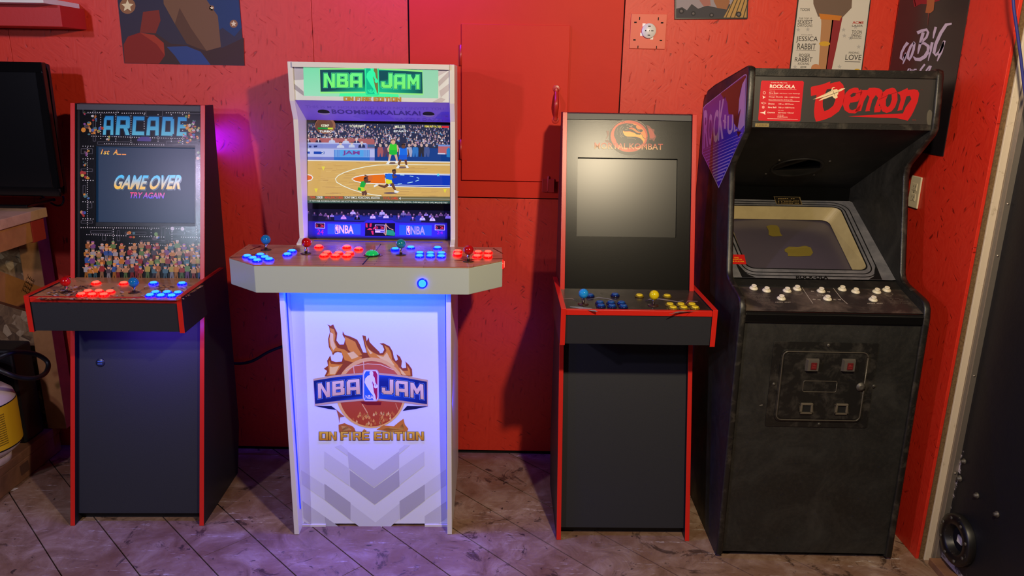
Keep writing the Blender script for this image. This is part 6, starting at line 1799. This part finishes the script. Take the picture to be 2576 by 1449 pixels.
pt.build('worn_patch', ed, PR)
pt = Print(D, (0, my(1.555) - .006, 1.555), (0, -1, 0.1), 0.0004)
pt.poly(Lj([(112, 728), (306, 730), (302, 780), (108, 776)]), (140, 120, 74), 0)
for i in range(7):
    pt.line([J(140 + i * 21, 754), J(140 + i * 21 + 14, 754)], 3.0, (88, 74, 46), 1)
pt.build('serial_tag', ed, PRM)
# hood with speaker cut-out
HP0, HPN = (0, 0.16, 1.545), (0, -0.25, -0.5)
hn = Vector(HPN).normalized()
MB().yz([(0.16, 1.544), (0.695, 1.2765), (0.695, 1.2925), (0.165, 1.56)], a, b).build('speaker_panel', m_matte, ed)
MB().box(a, 0.692, 1.20, b, 0.699, 1.30).build('monitor_back_board', mat('dull_black_board', (7, 7, 7), 0.95, spec=0.05), ed)
c = D.pl(2005, 421, HP0, HPN)
sp_ = MB().lathe(c + hn * 0.0005, hn, [(0, 0.098), (0.003, 0.098), (0.003, 0.090), (0.001, 0.088)], 36).build('speaker_ring', m_matte, ed)
MB().lathe(c + hn * 0.0007, hn, [(0, 0.088), (0.0008, 0.088)], 36).build('speaker_opening', m_brown, ed)
for dx, dy in ((-0.095, -0.075), (0.095, -0.075), (-0.095, 0.075), (0.095, 0.075)):
    cc = c + Vector((dx, 0, 0)) + Vector((0, .894, -.447)) * dy
    MB().lathe(cc + hn * 0.0005, hn, [(0, 0.005), (0.003, 0.004)], 10).build('screw', m_greym, ed)
# monitor bezel: sloping card with a rounded window, cream shroud and curved tube
BP0, BPN = (0, 0.222, 1.007), (0, -0.4988, 1)
bn = Vector(BPN).normalized()
bs = Vector((0, 1, 0.4988)).normalized()
def bp(x, s_, d=0.0):
    return Vector((x, 0.222, 1.007)) + bs * s_ + bn * d
cx = 0.319
def rr2(hw, s0, s1, r, n=6, taper=0.0):
    P = []
    for sx, ss_, a0 in ((1, 1, 0), (-1, 1, 90), (-1, -1, 180), (1, -1, 270)):
        for i in range(n + 1):
            t = math.radians(a0 + 90 * i / n)
            s_ = (s1 - r if ss_ > 0 else s0 + r) + r * math.sin(t)
            x = sx * (hw - r) + r * math.cos(t)
            f_ = 1 + taper * (s_ - s0) / (s1 - s0)
            P.append((cx + x * f_, s_))
    return P
outer = [(a, 0.0), (b, 0.0), (b, 0.50), (a, 0.50)]
win = rr2(0.222, 0.056, 0.448, 0.03, 6, 0.08)
def ringmesh(P, Q_, d0, d1=None):
    """ring between outline P and outline Q_ (same count) on the bezel plane"""
    n_ = len(P)
    vs = [bp(x, s_, d0) for x, s_ in P] + [bp(x, s_, d0 if d1 is None else d1) for x, s_ in Q_]
    return vs, [(i, (i + 1) % n_, n_ + (i + 1) % n_, n_ + i) for i in range(n_)]
def box_outline(P):
    """project each window outline point outward onto the sheet border"""
    out = []
    for x, s_ in P:
        dx, ds = x - cx, s_ - 0.247
        t = min(((b - cx) / abs(dx)) if dx else 9, (0.247 / abs(ds)) if ds else 9)
        out.append((cx + dx * t, 0.247 + ds * t))
    return out
m_card = mat('grey_card_bezel', (92, 92, 98), 0.55, noise=(20, '7c7a7e', 0.4, 0.8))
m_line = mat('black_bezel_line', (12, 12, 14), 0.5)
mb = MB(); v_, f_ = ringmesh(box_outline(win), win, 0.0); mb.add(v_, f_); mb.build('monitor_bezel', m_card, ed)
# dark bottom corners and pin lines of the card
for hw, s0, s1, r, w in ((0.240, 0.030, 0.466, 0.045, .0045), (0.258, 0.013, 0.482, 0.06, .0040)):
    P, Q_ = rr2(hw, s0, s1, r, 6, .08), rr2(hw - w, s0 + w, s1 - w, r - w, 6, .08)
    mb = MB(); v_, f_ = ringmesh(P, Q_, 0.0006); mb.add(v_, f_); mb.build('bezel_line', m_line, ed)
P, Q_ = rr2(0.227, 0.051, 0.453, 0.033, 6, .08), win
mb = MB(); v_, f_ = ringmesh(P, Q_, 0.0006); mb.add(v_, f_); mb.build('window_edge', m_line, ed)
for sx in (-1, 1):
    q = MB().add([bp(cx + sx * .255, 0.001, .0007), bp(cx + sx * .205, .001, .0007), bp(cx + sx * .232, .02, .0007), bp(cx + sx * .248, .06, .0007), bp(cx + sx * .262, .09, .0007)], [(0, 1, 2, 3, 4)])
    q.build('dark_corner', m_line, ed)
m_shroud = mat('cream_shroud', (176, 160, 118), 0.5, noise=(8, '9c8c64', 0.4, 0.8))
tube_ = rr2(0.200, 0.060, 0.430, 0.03, 6, .02)
mb = MB(); v_, f_ = ringmesh(win, tube_, 0.0, -0.052); mb.add(v_, f_); mb.build('tube_shroud', m_shroud, ed)
m_crt = bpy.data.materials.new('old_tube_glass'); m_crt.use_nodes = True
_t = NT(m_crt)
_v = _t.coord()
_t.link(_t.mix(_t.noise(_v, 3, 3), lin((64, 58, 72)), lin((82, 74, 84))), _t.b.inputs['Base Color'])
_t.b.inputs['Roughness'].default_value = 0.28
_t.b.inputs['Specular IOR Level'].default_value = 0.6
n_, m_ = 20, 14
vs = []
for j in range(m_ + 1):
    for i in range(n_ + 1):
        u, w = i / n_ * 2 - 1, j / m_ * 2 - 1
        x = cx + u * 0.208
        s_ = 0.245 + w * 0.194
        d_ = -0.050 + 0.028 * (1 - u * u * .75) * (1 - w * w * .75) - 0.012
        vs.append(bp(x, s_, d_))
fs = [(j * (n_ + 1) + i, j * (n_ + 1) + i + 1, (j + 1) * (n_ + 1) + i + 1, (j + 1) * (n_ + 1) + i) for j in range(m_) for i in range(n_)]
MB().add(vs, fs, True).build('picture_tube', m_crt, ed)
# tape residue on the glass
def on_tube(x, s_):
    u, w = (x - cx) / 0.208, (s_ - 0.245) / 0.194
    return bp(x, s_, -0.050 + 0.028 * (1 - u * u * .75) * (1 - w * w * .75) - 0.0105)
m_tape = mat('yellowed_tape', (112, 98, 34), 0.6)
k = 460 / 2576.0
for pts in ([(610, 530), (680, 510), (760, 520), (790, 560), (800, 640), (830, 690), (700, 695), (640, 670), (640, 600)], [(860, 880), (920, 845), (1050, 850), (1150, 830), (1230, 850), (1265, 920), (1230, 965), (1050, 975), (910, 970), (905, 930), (865, 910)]):
    base = [D.pl(1820 + x * k, 470 + y * k, bp(cx, .245, -.034), BPN) for x, y in pts]
    vs = []
    for p_ in base:
        s_ = (p_ - bp(0, 0)).dot(bs)
        vs.append(on_tube(p_.x, s_))
    MB().add(vs, tessellate_polygon([[Vector((x, y, 0)) for x, y in pts]])).build('tape_residue', m_tape, ed)
pt = Print(D, BP0, BPN, 0.001)
R_ = lambda x, y: (1820 + x * k, 470 + y * k)
pt.poly([R_(705, 138), R_(1078, 146), R_(1112, 256), R_(745, 250)], (112, 96, 64), 0)
pt.poly([R_(715, 145), R_(1065, 152), R_(1095, 248), R_(752, 242)], (28, 22, 16), 1)
for i in range(4):                       # small worn print, not legible
    for q in range(14 if i else 9):
        if random.random() < 0.85:
            w_ = 17 if i else 24
            pt.line([R_(770 + q * w_ * 1.25, 168 + i * 21 + q * .4), R_(770 + q * w_ * 1.25 + w_ * .8, 168 + i * 21 + q * .4)], 1.3 if i else 2.2, (146, 122, 78), 2)
pt.build('dealer_plate', ed, PRM)
pt = Print(D, BP0, BPN, 0.001)
pt.poly([R_(125, 955), R_(292, 958), R_(322, 1095), R_(128, 1090)], (196, 26, 24), 0)
pt.text('ONE', R_(148, 1008), R_(214, 1009), R_(146, 992), (226, 170, 30), 1, 0.02)
pt.text('QUARTER', R_(118, 1034), R_(264, 1036), R_(116, 1018), (226, 170, 30), 1, 0.02)
pt.text('PER PLAYER', R_(92, 1060), R_(294, 1063), R_(90, 1045), (226, 170, 30), 1, 0.02)
pt.build('price_sticker', ed, PRM)
pt = Print(D, BP0, BPN, 0.001)
pt.text('ROCK-OLA', R_(1022, 1300), R_(1475, 1304), R_(1018, 1252), (14, 13, 15), 1, 0.04)
pt.build('brand_lettering', ed, PRM)
# side art on the left board
ps2 = Print(D, (0, 0, 0), (-1, 0, 0), 0.0006, 0.00015)
k5 = 260 / 1108.0
B_ = lambda x, y: (1740 + x * k5, 160 + y * k5)
Lb = lambda pts: [B_(x, y) for x, y in pts]
ps2.poly(Lb([(586, 112), (594, 130), (572, 720), (275, 1328), (78, 950), (86, 470), (110, 440), (560, 120)]), (176, 170, 206), 0)
ps2.poly(Lb([(580, 124), (586, 140), (566, 716), (275, 1308), (84, 945), (92, 475), (116, 446), (556, 130)]), [lin((66, 32, 110))] * 2 + [lin((30, 60, 190)), lin((22, 40, 170)), lin((50, 34, 120)), lin((64, 40, 130)), lin((70, 40, 140)), lin((70, 36, 120))], 1)
edge_r = lambda y: 566 - max(0, y - 716) * .4916
edge_l = lambda y: 86 + max(0, y - 945) * .526
for t in range(13):
    f0 = t / 13.6
    yr = 745 + f0 * 548
    yl = yr + 172 * (1 - f0)
    ps2.line([B_(edge_l(yl) + 4, yl), B_(edge_r(yr) - 4, yr)], (3 + f0 * 17) * k5, (170, 172, 214), 2)
lt = (186, 178, 196)
ps2.text('R', B_(95, 905), B_(150, 880), B_(100, 500), lt, 3, 0.03); ps2.text('O', B_(150, 880), B_(198, 860), B_(152, 540), lt, 3, 0.03); ps2.text('C', B_(204, 855), B_(258, 830), B_(214, 505), lt, 3, 0.03); ps2.text('K', B_(262, 825), B_(326, 800), B_(275, 395), lt, 3, 0.03)
ps2.line([B_(326, 622), B_(352, 610)], 9, lt, 3); ps2.line([B_(345, 545), B_(343, 695)], 4.5, lt, 3.4); ps2.text('U', B_(370, 770), B_(440, 740), B_(372, 560), lt, 3, 0.03); ps2.text('L', B_(446, 735), B_(490, 715), B_(452, 640), lt, 3, 0.03)
# torn-off patch and the pale backing left of it
ps2.poly(Lb([(290, 318), (585, 128), (586, 160), (545, 220), (520, 300), (505, 420), (498, 560), (530, 480), (520, 620), (490, 690), (450, 640), (440, 545), (385, 540), (370, 420), (340, 350), (330, 380)]), (44, 18, 20), 5)
ps2.poly(Lb([(584, 150), (570, 660), (520, 720), (495, 690), (530, 480), (500, 540), (510, 380), (545, 220)]), (176, 166, 200), 6)
ps2.poly(Lb([(485, 725), (535, 730), (500, 785)]), (44, 18, 20), 6)
ps2.v = [(x, 0.2 + (y - 0.2) * 0.9 if y > 0.2 else y, z) for x, y, z in ps2.v]
ps2.build('side_artwork', ed, PRG)
